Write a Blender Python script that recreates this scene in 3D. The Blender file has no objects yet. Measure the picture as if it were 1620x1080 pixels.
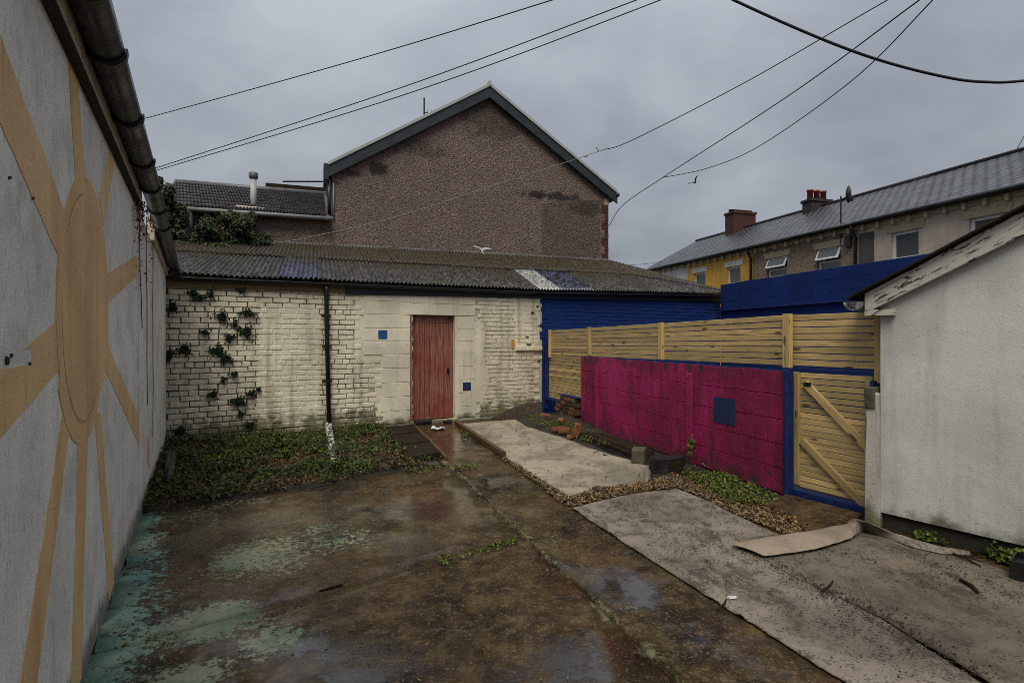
import bpy, math, random
import numpy as np
from mathutils import Vector, noise as mnoise
R = math.radians
random.seed(7); rng = np.random.default_rng(7)
S = bpy.context.scene; COL = S.collection

# ------------------------------------------------------------------ camera, world, sun, exposure
H = 1.6; FPX = 876.0; CX = 810.0; HY = 535.0          # eye height, focal length / centre / horizon in photo pixels
cd = bpy.data.cameras.new("camera"); cam = bpy.data.objects.new("camera", cd); COL.objects.link(cam)
cam.location = (0, 0, H); cam.rotation_euler = (R(90), 0, 0)
cd.sensor_width = 36; cd.lens = 36 * FPX / 1620; cd.shift_y = -5 / 1620; cd.clip_end = 3000; cd.clip_start = 0.05
S.camera = cam
SUN_EL, SUN_AZ = R(58), R(188)                         # soft overcast glow, behind the camera
w = bpy.data.worlds.new("World"); S.world = w; w.use_nodes = True
nt = w.node_tree; nt.nodes.clear()
def wn(t, **k):
    n = nt.nodes.new(t)
    for a, b in k.items(): setattr(n, a, b)
    return n
out = wn("ShaderNodeOutputWorld"); bg = wn("ShaderNodeBackground"); bg.inputs[1].default_value = 0.072
sky = wn("ShaderNodeTexSky", sky_type='NISHITA', sun_disc=False, sun_elevation=SUN_EL, sun_rotation=SUN_AZ)
tc = wn("ShaderNodeTexCoord"); sep = wn("ShaderNodeSeparateXYZ"); nt.links.new(tc.outputs['Generated'], sep.inputs[0])
# clouds on a flat layer overhead: direction / (z + 0.25)
zz = wn("ShaderNodeMath", operation='MAXIMUM'); zz.inputs[1].default_value = 0.0; nt.links.new(sep.outputs[2], zz.inputs[0])
za = wn("ShaderNodeMath", operation='ADD'); za.inputs[1].default_value = 0.28; nt.links.new(zz.outputs[0], za.inputs[0])
dv = wn("ShaderNodeVectorMath", operation='DIVIDE'); nt.links.new(tc.outputs['Generated'], dv.inputs[0]); nt.links.new(za.outputs[0], dv.inputs[1])
n1 = wn("ShaderNodeTexNoise"); n1.inputs['Scale'].default_value = 1.7; n1.inputs['Detail'].default_value = 7; n1.inputs['Roughness'].default_value = .5; n1.inputs['Distortion'].default_value = .25
nt.links.new(dv.outputs[0], n1.inputs['Vector'])
cr = wn("ShaderNodeValToRGB"); cr.color_ramp.elements[0].position = .36; cr.color_ramp.elements[1].position = .64
cr.color_ramp.elements[0].color = (1.80, 1.96, 2.22, 1); cr.color_ramp.elements[1].color = (2.75, 2.93, 3.22, 1)
nt.links.new(n1.outputs['Fac'], cr.inputs[0])
gm = wn("ShaderNodeMapRange"); gm.inputs[1].default_value = 0; gm.inputs[2].default_value = 1; gm.inputs[3].default_value = .72; gm.inputs[4].default_value = 2.1   # overcast skies brighten to the zenith
nt.links.new(zz.outputs[0], gm.inputs[0])
mu = wn("ShaderNodeVectorMath", operation='MULTIPLY'); nt.links.new(cr.outputs[0], mu.inputs[0]); nt.links.new(gm.outputs[0], mu.inputs[1])
mx = wn("ShaderNodeMix", data_type='RGBA'); mx.inputs[0].default_value = .93
nt.links.new(sky.outputs[0], mx.inputs[6]); nt.links.new(mu.outputs[0], mx.inputs[7])
nt.links.new(mx.outputs[2], bg.inputs[0]); nt.links.new(bg.outputs[0], out.inputs[0])
sd = bpy.data.lights.new("sun", 'SUN'); sd.energy = 1.5; sd.angle = R(35); sd.color = (1, .93, .80)
so = bpy.data.objects.new("sun", sd); COL.objects.link(so)
tosun = Vector((math.sin(SUN_AZ) * math.cos(SUN_EL), math.cos(SUN_AZ) * math.cos(SUN_EL), math.sin(SUN_EL)))
so.rotation_euler = tosun.to_track_quat('Z', 'Y').to_euler(); so.location = (0, -5, 20)
S.view_settings.view_transform = 'Standard'; S.view_settings.look = 'None'; S.view_settings.exposure = 0.93; S.view_settings.gamma = 1
S.cycles.use_denoising = False; S.cycles.filter_width = 0.85; S.cycles.max_bounces = 6

# ------------------------------------------------------------------ helpers
def g(px, py, z=0.0):
    "photo pixel -> point on the level plane z"
    d = (H - z) * FPX / (py - HY); return ((px - CX) / FPX * d, d, z)
def at(px, py, d): return ((px - CX) / FPX * d, d, H - (py - HY) / FPX * d)

class Fr:
    "a vertical plane seen in the photo: x runs along it left to right in the picture, y away behind it, z up"
    def __init__(s, o, d):
        l = math.hypot(*d); s.o = o; s.u = (d[0] / l, d[1] / l); s.n = (-s.u[1], s.u[0]); s.ang = math.atan2(s.u[1], s.u[0])
    def hit(s, px, py=HY, y=0.0):
        r = (px - CX) / FPX; ox = s.o[0] + s.n[0] * y; oy = s.o[1] + s.n[1] * y
        x = (r * oy - ox) / (s.u[0] - r * s.u[1]); t = oy + s.u[1] * x
        return x, H - (py - HY) / FPX * t
    def X(s, px, y=0.0): return s.hit(px, HY, y)[0]
    def w(s, x, y, z=0): return (s.o[0] + s.u[0] * x + s.n[0] * y, s.o[1] + s.u[1] * x + s.n[1] * y, z)
    def l(s, p):
        a, b = p[0] - s.o[0], p[1] - s.o[1]
        return (a * s.u[0] + b * s.u[1], a * s.n[0] + b * s.n[1], p[2] if len(p) > 2 else 0)

def tag(o, label=None, cat=None, group=None, kind=None):
    if label: o['label'] = label
    if cat: o['category'] = cat
    if group: o['group'] = group
    if kind: o['kind'] = kind
    return o
def thing(name, label, cat, loc=(0, 0, 0), rz=0, group=None):
    o = bpy.data.objects.new(name, None); COL.objects.link(o); o.location = loc; o.rotation_euler = (0, 0, rz)
    o.empty_display_size = .1
    return tag(o, label, cat, group)
def fthing(name, fr, label, cat, group=None): return thing(name, label, cat, (fr.o[0], fr.o[1], 0), fr.ang, group)
def link(name, me, m=None, parent=None, loc=(0, 0, 0), rot=(0, 0, 0)):
    o = bpy.data.objects.new(name, me); COL.objects.link(o); o.location = loc; o.rotation_euler = rot
    if m is not None and not me.materials: me.materials.append(m)
    if parent is not None: o.parent = parent
    return o
class MB:
    def __init__(s): s.v = []; s.f = []
    def add(s, vs, fs):
        k = len(s.v); s.v += [tuple(p) for p in vs]; s.f += [tuple(i + k for i in f) for f in fs]; return s
    def box(s, x0, x1, y0, y1, z0, z1):
        v = [(x, y, z) for z in (z0, z1) for y in (y0, y1) for x in (x0, x1)]
        return s.add(v, [(0, 2, 3, 1), (4, 5, 7, 6), (0, 1, 5, 4), (2, 6, 7, 3), (0, 4, 6, 2), (1, 3, 7, 5)])
    def cbox(s, x0, x1, y0, y1, z0, z1, c=.008, j=0.0):
        "a box with chamfered front (y0) edges and all-round softness"
        q = lambda: random.uniform(-j, j)
        v = [(x0, y1, z0), (x1, y1, z0), (x1, y1, z1), (x0, y1, z1)]
        m = [(x0 + q(), y0 + c, z0 + q()), (x1 + q(), y0 + c, z0 + q()), (x1 + q(), y0 + c, z1 + q()), (x0 + q(), y0 + c, z1 + q())]
        f = [(x0 + c + q(), y0 + q() * .4, z0 + c + q()), (x1 - c + q(), y0 + q() * .4, z0 + c + q()), (x1 - c + q(), y0 + q() * .4, z1 - c + q()), (x0 + c + q(), y0 + q() * .4, z1 - c + q())]
        F = [(8, 9, 10, 11)]
        for a in range(4):
            b = (a + 1) % 4; F += [(a, b, 4 + b, 4 + a), (4 + a, 4 + b, 8 + b, 8 + a)]
        return s.add(v + m + f, F)
    def prism(s, pts, y0, y1):
        "pts in (x,z), extruded from y0 to y1"
        n = len(pts); v = [(x, y0, z) for x, z in pts] + [(x, y1, z) for x, z in pts]
        return s.add(v, [tuple(range(n)), tuple(range(2 * n - 1, n - 1, -1))] + [(i, i + n, (i + 1) % n + n, (i + 1) % n) for i in range(n)])
    def slab(s, pts, z0, z1):
        n = len(pts); v = [(p[0], p[1], z0) for p in pts] + [(p[0], p[1], z1) for p in pts]
        return s.add(v, [tuple(range(n - 1, -1, -1)), tuple(range(n, 2 * n))] + [(i, (i + 1) % n, (i + 1) % n + n, i + n) for i in range(n)])
    def hexa(s, a, b):
        "two matching quads (lists of 4 points) joined into a solid"
        return s.add(list(a) + list(b), [(0, 1, 2, 3), (7, 6, 5, 4), (0, 4, 5, 1), (1, 5, 6, 2), (2, 6, 7, 3), (3, 7, 4, 0)])
    def tube(s, pts, r, n=8, caps=True):
        pts = [Vector(p) for p in pts]; k = len(s.v); rs = r if isinstance(r, (list, tuple)) else [r] * len(pts)
        for i, p in enumerate(pts):
            t = (pts[min(i + 1, len(pts) - 1)] - pts[max(i - 1, 0)]).normalized()
            a = t.cross(Vector((0, 0, 1)) if abs(t.z) < .95 else Vector((1, 0, 0))).normalized(); b = t.cross(a)
            for j in range(n):
                q = 2 * math.pi * j / n; s.v.append(tuple(p + (a * math.cos(q) + b * math.sin(q)) * rs[i]))
        for i in range(len(pts) - 1):
            for j in range(n):
                j2 = (j + 1) % n; s.f.append((k + i * n + j, k + i * n + j2, k + (i + 1) * n + j2, k + (i + 1) * n + j))
        if caps: s.f.append(tuple(k + j for j in range(n - 1, -1, -1))); s.f.append(tuple(k + (len(pts) - 1) * n + j for j in range(n)))
        return s
    def grid(s, P, closed=False):
        "P[i][j] points -> quads"
        k = len(s.v); n, m = len(P), len(P[0])
        for row in P: s.v += [tuple(p) for p in row]
        for i in range(n - 1):
            for j in range(m - 1): s.f.append((k + i * m + j, k + i * m + j + 1, k + (i + 1) * m + j + 1, k + (i + 1) * m + j))
        return s
    def mesh(s, name, smooth=False):
        me = bpy.data.meshes.new(name); me.from_pydata(s.v, [], s.f); me.validate()
        if smooth: me.polygons.foreach_set('use_smooth', [True] * len(me.polygons))
        me.update(); return me
    def build(s, name, m, parent=None, smooth=False, bevel=0, solid=0, loc=(0, 0, 0), rot=(0, 0, 0), off=-1):
        o = link(name, s.mesh(name, smooth), m, parent, loc, rot)
        if solid: q = o.modifiers.new('s', 'SOLIDIFY'); q.thickness = solid; q.offset = off
        if bevel: q = o.modifiers.new('b', 'BEVEL'); q.width = bevel; q.segments = 2; q.limit_method = 'ANGLE'
        return o
def nz(x, y, z=0, s=1.0): return mnoise.noise(Vector((x * s, y * s, z * s)))

# ------------------------------------------------------------------ materials
class Mat:
    def __init__(s, name):
        s.m = bpy.data.materials.new(name); s.m.use_nodes = True; s.t = s.m.node_tree; s.b = s.t.nodes['Principled BSDF']
        s.pos = s.n("ShaderNodeNewGeometry").outputs['Position']; s.tc = None
    def n(s, t, **k):
        x = s.t.nodes.new(t)
        for a, b in k.items(): setattr(x, a, b)
        return x
    def L(s, a, b):
        if isinstance(a, (int, float)): b.default_value = a
        elif isinstance(a, tuple): b.default_value = a if len(a) == 4 or b.type == 'VECTOR' else (*a, 1)
        else: s.t.links.new(a, b)
    def obj(s):
        if not s.tc: s.tc = s.n("ShaderNodeTexCoord")
        return s.tc.outputs['Object']
    def rnd(s): return s.n("ShaderNodeObjectInfo").outputs['Random']
    def math(s, op, a, b=0.0, clamp=False):
        x = s.n("ShaderNodeMath", operation=op, use_clamp=clamp); s.L(a, x.inputs[0]); s.L(b, x.inputs[1]); return x.outputs[0]
    def vmap(s, v, sc=(1, 1, 1), off=(0, 0, 0)):
        x = s.n("ShaderNodeMapping"); s.L(v, x.inputs[0]); x.inputs['Scale'].default_value = sc; x.inputs['Location'].default_value = off; return x.outputs[0]
    def noise(s, scale, detail=5, rough=.55, v=None, sc=None, dist=0.0):
        x = s.n("ShaderNodeTexNoise"); vv = v if v is not None else s.pos
        if sc: vv = s.vmap(vv, sc)
        s.L(vv, x.inputs['Vector']); x.inputs['Scale'].default_value = scale; x.inputs['Detail'].default_value = detail; x.inputs['Roughness'].default_value = rough; x.inputs['Distortion'].default_value = dist
        return x.outputs['Fac']
    def vor(s, scale, v=None, feature='F1'):
        x = s.n("ShaderNodeTexVoronoi", feature=feature); s.L(v if v is not None else s.pos, x.inputs['Vector']); x.inputs['Scale'].default_value = scale; return x
    def step(s, f, lo, hi, a=0.0, b=1.0):
        x = s.n("ShaderNodeMapRange", interpolation_type='SMOOTHSTEP'); s.L(f, x.inputs[0])
        for i, q in enumerate((lo, hi, a, b)): x.inputs[i + 1].default_value = q
        return x.outputs[0]
    def mix(s, f, a, b, mode='MIX'):
        x = s.n("ShaderNodeMix", data_type='RGBA', blend_type=mode); s.L(f, x.inputs[0]); s.L(a, x.inputs[6]); s.L(b, x.inputs[7]); return x.outputs[2]
    def ramp(s, f, *st):
        x = s.n("ShaderNodeValToRGB"); e = x.color_ramp.elements
        while len(e) < len(st): e.new(.5)
        for i, (p, c) in enumerate(st): e[i].position = p; e[i].color = (*c, 1)
        s.L(f, x.inputs[0]); return x.outputs[0]
    def xyz(s, v):
        x = s.n("ShaderNodeSeparateXYZ"); s.L(v, x.inputs[0]); return x.outputs
    def dist2(s, v, c, k):
        "scaled distance from v to point c"
        a = s.n("ShaderNodeVectorMath", operation='SUBTRACT'); s.L(v, a.inputs[0]); a.inputs[1].default_value = c
        b = s.n("ShaderNodeVectorMath", operation='MULTIPLY'); s.L(a.outputs[0], b.inputs[0]); b.inputs[1].default_value = k
        l = s.n("ShaderNodeVectorMath", operation='LENGTH'); s.L(b.outputs[0], l.inputs[0]); return l.outputs['Value']
    def fin(s, col, rough=.8, bump=None, strength=.3, dist=.01, spec=.4, metal=0.0):
        s.L(col, s.b.inputs['Base Color']); s.L(rough, s.b.inputs['Roughness']); s.b.inputs['Specular IOR Level'].default_value = spec; s.b.inputs['Metallic'].default_value = metal
        if bump is not None:
            x = s.n("ShaderNodeBump"); x.inputs['Strength'].default_value = strength; x.inputs['Distance'].default_value = dist
            s.L(bump, x.inputs['Height']); s.L(x.outputs[0], s.b.inputs['Normal'])
        return s.m
def simple(name, c, rough=.7, var=.25, scale=9, spec=.4, bs=.25, metal=0.0, fine=60):
    "a paint / plastic / metal with uneven tone, grime specks and fine relief"
    m = Mat(name); f = m.noise(scale, 5)
    d = tuple(x * (1 - var) for x in c); l = tuple(min(1, x * (1 + var * .6)) for x in c)
    col = m.ramp(f, (.3, d), (.7, l)); col = m.mix(m.math('MULTIPLY', m.rnd(), .25), col, tuple(x * .7 for x in c))
    return m.fin(col, m.step(f, .3, .7, max(.02, rough - .12), min(1, rough + .12)), m.noise(fine, 4), bs, .004, spec, metal)

def wall_paint(name, c, dirt=(.10, .085, .06), streak=1.0, base_moss=True, brush=.35, zmoss=.35, lump=.35, speck=.5):
    "outdoor wall paint: vertical weather streaks, grime, green at the foot"
    m = Mat(name); p = m.pos; z = m.xyz(p)[2]
    big = m.noise(1.3, 5); fine = m.noise(38, 6, .65); st = m.noise(5, 5, .6, sc=(1, 1, .09))
    col = m.ramp(big, (.38, tuple(x * .78 for x in c)), (.6, c))
    col = m.mix(m.step(st, .49, .66, 0, .6 * streak), col, dirt)
    col = m.mix(m.step(fine, .57, .68, 0, speck), col, dirt)
    if base_moss:
        low = m.math('ADD', m.step(z, zmoss + .25, 0.0, 0, 1), m.math('MULTIPLY', m.math('SUBTRACT', m.noise(6, 5), .5), 1.6))
        col = m.mix(m.step(low, .45, 1.0, 0, .85), col, (.075, .075, .025))
    bmp = m.math('ADD', m.math('MULTIPLY', m.noise(90, 4), brush), m.math('MULTIPLY', m.noise(7, 4), lump))
    return m.fin(col, .82, bmp, .55, .02, .25)

M = {}
def mats():
    # --- wet concrete with flaking turquoise paint and puddles
    m = Mat('wet_concrete'); p = m.pos
    a = m.noise(.9, 7, .6, dist=.4); b = m.noise(5.5, 7, .65); c = m.noise(46, 5, .7); fine = m.noise(170, 3, .7)
    f = m.math('ADD', m.math('MULTIPLY', a, .55), m.math('MULTIPLY', b, .45))
    col = m.ramp(f, (.39, (.007, .0042, .002)), (.46, (.022, .013, .0055)), (.53, (.053, .032, .0135)), (.60, (.10, .066, .033)))
    col = m.mix(m.step(m.noise(.7, 6, .6), .47, .6, 0, .6), col, (.095, .050, .016))
    col = m.mix(m.step(m.noise(1.7, 5, .6, sc=(1.3, .8, 1)), .5, .64, 0, .45), col, (.06, .055, .02))       # algae
    col = m.mix(m.step(c, .57, .63, 0, .65), col, (.20, .155, .10))                                           # grit
    col = m.mix(m.step(c, .42, .34, 0, .6), col, (.010, .007, .005))
    mid = m.noise(14, 7, .72, dist=.3)
    col = m.mix(m.step(mid, .46, .37, 0, .5), col, (.012, .008, .005)); col = m.mix(m.step(mid, .53, .62, 0, .4), col, (.15, .108, .062))
    col = m.mix(m.step(m.noise(2.4, 7, .7, sc=(1, .6, 1), dist=.2), .54, .60, 0, .7), col, (.016, .010, .006))
    jn = m.n("ShaderNodeVectorMath", operation='SUBTRACT'); m.L(p, jn.inputs[0]); j0, j1 = g(742, 765), g(1078, 1080); jn.inputs[1].default_value = (j0[0], j0[1], 0)
    jl = math.dist(j0, j1); jdt = m.n("ShaderNodeVectorMath", operation='DOT_PRODUCT'); m.L(jn.outputs[0], jdt.inputs[0]); jdt.inputs[1].default_value = ((j1[1] - j0[1]) / jl, -(j1[0] - j0[0]) / jl, 0)
    jm = m.math('ADD', m.step(m.math('ABSOLUTE', jdt.outputs['Value']), .13, .0), m.math('MULTIPLY', m.math('SUBTRACT', m.noise(4.5, 7, .75), .5), 3.2))
    col = m.mix(m.step(jm, .85, 1.15, 0, .6), col, m.ramp(m.noise(20, 5), (.4, (.085, .10, .045)), (.6, (.27, .26, .16))))
    lw = LW; P0 = (lw.o[0], lw.o[1], 0)
    dd = m.n("ShaderNodeVectorMath", operation='SUBTRACT'); m.L(p, dd.inputs[0]); dd.inputs[1].default_value = P0
    dot = m.n("ShaderNodeVectorMath", operation='DOT_PRODUCT'); m.L(dd.outputs[0], dot.inputs[0]); dot.inputs[1].default_value = (-lw.n[0], -lw.n[1], 0)
    al = m.n("ShaderNodeVectorMath", operation='DOT_PRODUCT'); m.L(dd.outputs[0], al.inputs[0]); al.inputs[1].default_value = (lw.u[0], lw.u[1], 0)
    dist, along = dot.outputs['Value'], al.outputs['Value']
    flake = m.math('ADD', m.math('MULTIPLY', m.noise(3.2, 4), .45), m.math('MULTIPLY', m.math('ADD', m.math('MULTIPLY', m.math('SUBTRACT', m.noise(18, 8, .8), .5), 2.2), .5), .55))
    wid = m.step(along, 4.6, -.2, .12, .46)
    F = m.math('SUBTRACT', 1.0, m.math('DIVIDE', dist, wid))
    s1 = m.step(m.math('ADD', m.math('MULTIPLY', F, .33), flake), .655, .675)
    s1 = m.math('MULTIPLY', s1, m.step(along, 5.4, 3.6))
    teal = m.ramp(m.noise(2.2, 4), (.38, (.16, .33, .28)), (.5, (.27, .42, .32)), (.62, (.36, .43, .29)))
    teal = m.mix(m.step(m.math('ADD', m.math('MULTIPLY', m.noise(5, 6, .7), .6), m.math('MULTIPLY', mid, .4)), .51, .60, 0, .6), teal, (.07, .085, .055))
    col = m.mix(m.math('MULTIPLY', s1, .85), col, teal)
    pat = None
    for (px, py, rx, ry, k) in ((420, 880, .62, .75, 1.0), (330, 985, .55, .45, 1.1), (425, 1010, .38, .30, 1.0), (520, 850, .8, .8, .72), (345, 800, .8, 1.3, .62), (300, 1070, .4, .3, 1.0), (875, 880, .16, .9, .55), (1010, 985, .12, .9, .5)):
        c0 = g(px, py); q = m.math('MULTIPLY', m.step(m.dist2(p, (c0[0], c0[1], 0), (1 / rx, 1 / ry, 0)), 1.25, .0), k)
        pat = q if pat is None else m.math('MAXIMUM', pat, q)
    flake2 = m.math('ADD', m.math('MULTIPLY', m.noise(2.6, 4), .4), m.math('MULTIPLY', m.math('ADD', m.math('MULTIPLY', m.math('SUBTRACT', m.noise(22, 8, .8), .5), 2.4), .5), .6))
    s2 = m.step(m.math('ADD', m.math('MULTIPLY', pat, .42), flake2), .80, .83)
    col = m.mix(m.math('MULTIPLY', s2, .75), col, m.ramp(m.noise(3, 4), (.42, (.17, .25, .16)), (.6, (.33, .36, .23))))
    pud = None
    for (px, py, rx, ry) in ((985, 925, .32, .42), (900, 1045, .42, .36), (690, 715, .5, 1.6), (690, 800, .5, .9), (560, 1040, .5, .3), (655, 860, .5, .35)):
        c0 = g(px, py); q = m.step(m.dist2(p, (c0[0], c0[1], 0), (1 / rx, 1 / ry, 0)), 1.2, .1)
        pud = q if pud is None else m.math('MAXIMUM', pud, q)
    wn_ = m.noise(3.2, 8, .7, dist=.15)
    wet = m.math('ADD', m.math('MULTIPLY', pud, .13), m.math('SUBTRACT', 1.0, m.math('ADD', m.math('MULTIPLY', a, .3), m.math('MULTIPLY', wn_, .7))))
    wet = m.step(wet, .565, .61)
    col = m.mix(m.math('MULTIPLY', wet, .6), col, (.012, .009, .007))
    rough = m.math('ADD', m.math('MULTIPLY', m.math('SUBTRACT', 1.0, wet), m.step(m.noise(1.1, 5), .4, .6, .18, .42)), m.math('ADD', .04, m.math('MULTIPLY', c, .14)))
    h = m.math('ADD', m.math('MULTIPLY', m.math('ADD', c, mid), .6), m.math('ADD', m.math('MULTIPLY', fine, .35), m.math('MULTIPLY', b, .8)))
    h = m.math('ADD', m.math('MULTIPLY', h, m.math('SUBTRACT', 1.0, m.math('MULTIPLY', wet, .93))), m.math('ADD', m.math('MULTIPLY', s1, .25), m.math('MULTIPLY', s2, .2)))
    M['concrete'] = m.fin(col, rough, h, .5, .014, .5)
    film = m.math('ADD', m.math('MULTIPLY', m.noise(.75, 6, .6), .6), m.math('ADD', m.math('MULTIPLY', m.noise(5, 6, .65), .4), m.math('MULTIPLY', pud, .16)))
    m.L(m.math('MULTIPLY', m.step(film, .46, .60), .85), m.b.inputs['Coat Weight']); m.L(m.step(c, .4, .6, .06, .22), m.b.inputs['Coat Roughness'])
    cbn = m.n("ShaderNodeBump"); cbn.inputs['Strength'].default_value = .25; cbn.inputs['Distance'].default_value = .006; m.L(m.math('ADD', b, m.math('MULTIPLY', c, .3)), cbn.inputs['Height']); m.L(cbn.outputs[0], m.b.inputs['Coat Normal'])
    m.L(m.math('ADD', .14, m.math('MULTIPLY', wet, .4)), m.b.inputs['Specular IOR Level'])
    # --- soil
    m = Mat('soil'); a = m.noise(3, 6); c = m.noise(30, 6, .7)
    col = m.ramp(m.math('ADD', m.math('MULTIPLY', a, .5), m.math('MULTIPLY', c, .5)), (.35, (.012, .009, .006)), (.55, (.035, .026, .016)), (.72, (.075, .055, .03)))
    col = m.mix(m.step(m.noise(2.3, 4), .5, .65, 0, .5), col, (.02, .028, .008))
    M['soil'] = m.fin(col, .7, c, .9, .04)
    m = Mat('far_ground'); a = m.noise(.25, 6)
    M['ground'] = m.fin(m.ramp(a, (.35, (.03, .027, .022)), (.65, (.06, .055, .045))), .85, m.noise(20, 5), .4, .02)
    # --- carpet / underlay mats
    def carpet(name, c, dirtiness=1.0, damp=.5):
        m = Mat(name); a = m.noise(1.2, 6, .6, dist=.5); b = m.noise(7, 6, .65); f = m.noise(240, 3, .7); w2 = m.noise(60, 4)
        col = m.ramp(a, (.38, tuple(x * .6 for x in c)), (.52, c), (.62, tuple(x * 1.15 for x in c)))
        col = m.mix(m.step(m.math('ADD', m.math('MULTIPLY', b, .6), m.math('MULTIPLY', w2, .4)), .50, .60, 0, .8 * dirtiness), col, (.05, .041, .033))
        col = m.mix(m.step(w2, .63, .68, 0, .7 * dirtiness), col, (.018, .014, .011))
        col = m.mix(m.step(m.noise(2.5, 4, sc=(1.5, .6, 1)), .55, .75, 0, damp), col, tuple(x * .35 for x in c))
        col = m.mix(m.step(m.math('ADD', m.math('MULTIPLY', m.noise(2.2, 7, .7, sc=(1.6, .7, 1)), .7), m.math('MULTIPLY', m.noise(22, 5, .7), .3)), .515, .59, 0, .75 * dirtiness), col, (.05, .038, .027))
        col = m.mix(m.step(f, .35, .65, .0, .35), col, tuple(x * .5 for x in c))
        return m.fin(col, .88, m.math('ADD', f, m.math('MULTIPLY', b, 1.2)), .55, .008, .2)
    M['mat_pale'] = carpet('pale_mat', (.33, .285, .215), .55, .25)
    M['mat_mid'] = carpet('grey_mat', (.235, .198, .162), 1.0, .4)
    M['mat_dark'] = carpet('brown_grey_mat', (.155, .128, .098), 1.0, .65)
    M['mat_tan'] = carpet('tan_mat', (.30, .24, .185), .3, .2)
    # --- left wall
    m = Mat('grey_white_render'); p = m.pos
    st = m.noise(6, 6, .65, sc=(1, 1, .05)); st2 = m.noise(20, 6, .75, sc=(1, 1, .2)); bl = m.noise(1.6, 5)
    c1 = m.ramp(bl, (.35, (.62, .605, .55)), (.65, (.79, .775, .71)))
    c1 = m.mix(m.step(st, .5, .68, 0, .22), c1, (.34, .32, .265)); c1 = m.mix(m.step(m.noise(2.7, 6, .65), .5, .64, 0, .35), c1, (.36, .35, .30)); c1 = m.mix(m.step(st2, .56, .7, 0, .38), c1, (.24, .225, .175)); c1 = m.mix(m.step(m.noise(55, 5, .75, sc=(1, 1, .3)), .52, .66, 0, .45), c1, (.24, .23, .19))
    z = m.xyz(p)[2]; low = m.math('ADD', m.step(z, .35, 0), m.math('SUBTRACT', m.noise(9, 5), .5)); c1 = m.mix(m.step(low, .4, 1.0, 0, .8), c1, (.08, .08, .045))
    M['leftwall'] = m.fin(c1, .75, m.math('ADD', m.noise(110, 4), m.math('MULTIPLY', st2, .6)), .4, .01, .3)
    m = Mat('ochre_mural_paint'); st = m.noise(6, 6, .65, sc=(1, 1, .05)); st2 = m.noise(26, 5, .7, sc=(1, 1, .07))
    c1 = m.ramp(m.noise(1.8, 5), (.35, (.59, .385, .18)), (.65, (.75, .51, .26)))
    c1 = m.mix(m.step(st, .48, .66, 0, .35), c1, (.36, .19, .08)); c1 = m.mix(m.step(st2, .57, .7, 0, .35), c1, (.22, .13, .07)); c1 = m.mix(m.step(m.noise(55, 5, .75, sc=(1, 1, .35)), .58, .68, 0, .45), c1, (.18, .11, .06))
    M['ochre'] = m.fin(c1, .72, m.noise(110, 4), .35, .01, .3)
    M['ochre_pink'] = simple('mauve_mural_line', (.50, .27, .15), .75, .3, 12)
    # --- cream painted brick, block
    M['cream'] = wall_paint('cream_brick_paint', (.73, .67, .505), streak=.6, zmoss=.55)
    M['cream_block'] = wall_paint('cream_block_paint', (.73, .675, .525), streak=.35, zmoss=.05, brush=.25)
    m = Mat('brick_joint'); x = m.xyz(m.obj())[0]; grime = m.math('ADD', m.step(x, 4.6, 1.2, .3, 1.0), m.math('MULTIPLY', m.math('SUBTRACT', m.noise(3, 5), .5), 1.2))
    M['joint'] = m.fin(m.mix(m.step(grime, .35, .95), (.42, .385, .295), (.075, .068, .047)), .9, m.noise(60, 4), .5, .01)
    M['shed_white'] = wall_paint('white_shed_paint', (.60, .59, .555), streak=.4, zmoss=.14, brush=.22, lump=.35, speck=.25)
    M['blue'] = wall_paint('cobalt_paint', (.005, .026, .145), dirt=(.006, .012, .05), streak=.4, base_moss=False, lump=.5)
    M['blue_gloss'] = simple('cobalt_trim_paint', (.004, .015, .095), .6, .25, 15)
    M['navy'] = simple('navy_square_paint', (.008, .022, .075), .75, .2, 20)
    M['teal_blue'] = simple('steel_blue_square_paint', (.012, .07, .19), .75, .2, 20)
    M['orange'] = simple('orange_paint', (.55, .24, .02), .7, .2, 40)
    # pink paint with dark worn top and streaks
    m = Mat('magenta_paint'); z = m.xyz(m.pos)[2]; st = m.noise(7, 6, .65, sc=(1, 1, .12)); f = m.noise(42, 6, .7)
    col = m.ramp(m.noise(1.4, 5), (.38, (.20, .003, .05)), (.6, (.36, .010, .105)))
    col = m.mix(m.step(st, .47, .62, 0, .6), col, (.11, .004, .032)); col = m.mix(m.step(f, .58, .68, 0, .5), col, (.40, .10, .17)); col = m.mix(m.step(f, .43, .34, 0, .6), col, (.07, .004, .02))
    top = m.math('ADD', m.step(z, .85, 1.27), m.math('MULTIPLY', m.math('SUBTRACT', m.noise(7, 6, .7, sc=(1, 1, .6)), .5), 3.6))
    col = m.mix(m.step(top, .95, 1.3, 0, .9), col, (.028, .018, .014))
    low = m.math('ADD', m.step(z, .5, 0), m.math('MULTIPLY', m.math('SUBTRACT', m.noise(6, 6, .7), .5), 2.6)); col = m.mix(m.step(low, .6, 1.2, 0, .85), col, (.05, .02, .02))
    M['pink'] = m.fin(col, .68, m.math('ADD', m.noise(75, 5, .7), m.math('MULTIPLY', m.noise(9, 4), .8)), .8, .02, .35)
    # --- timber
    def timber(name, c, knots=True, wear=.3, axis=0, rough=.72, gre=(.25, .205, .085), spec=.3):
        m = Mat(name); o = m.obj(); rn = m.rnd()
        cmb = m.n("ShaderNodeCombineXYZ"); m.L(m.math('MULTIPLY', rn, 37.0), cmb.inputs[0]); m.L(m.math('MULTIPLY', rn, 17.0), cmb.inputs[2])
        ad = m.n("ShaderNodeVectorMath", operation='ADD'); m.L(o, ad.inputs[0]); m.L(cmb.outputs[0], ad.inputs[1]); v = ad.outputs[0]
        sc = (1.3, 16, 16) if axis == 0 else (16, 16, 1.3)
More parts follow.
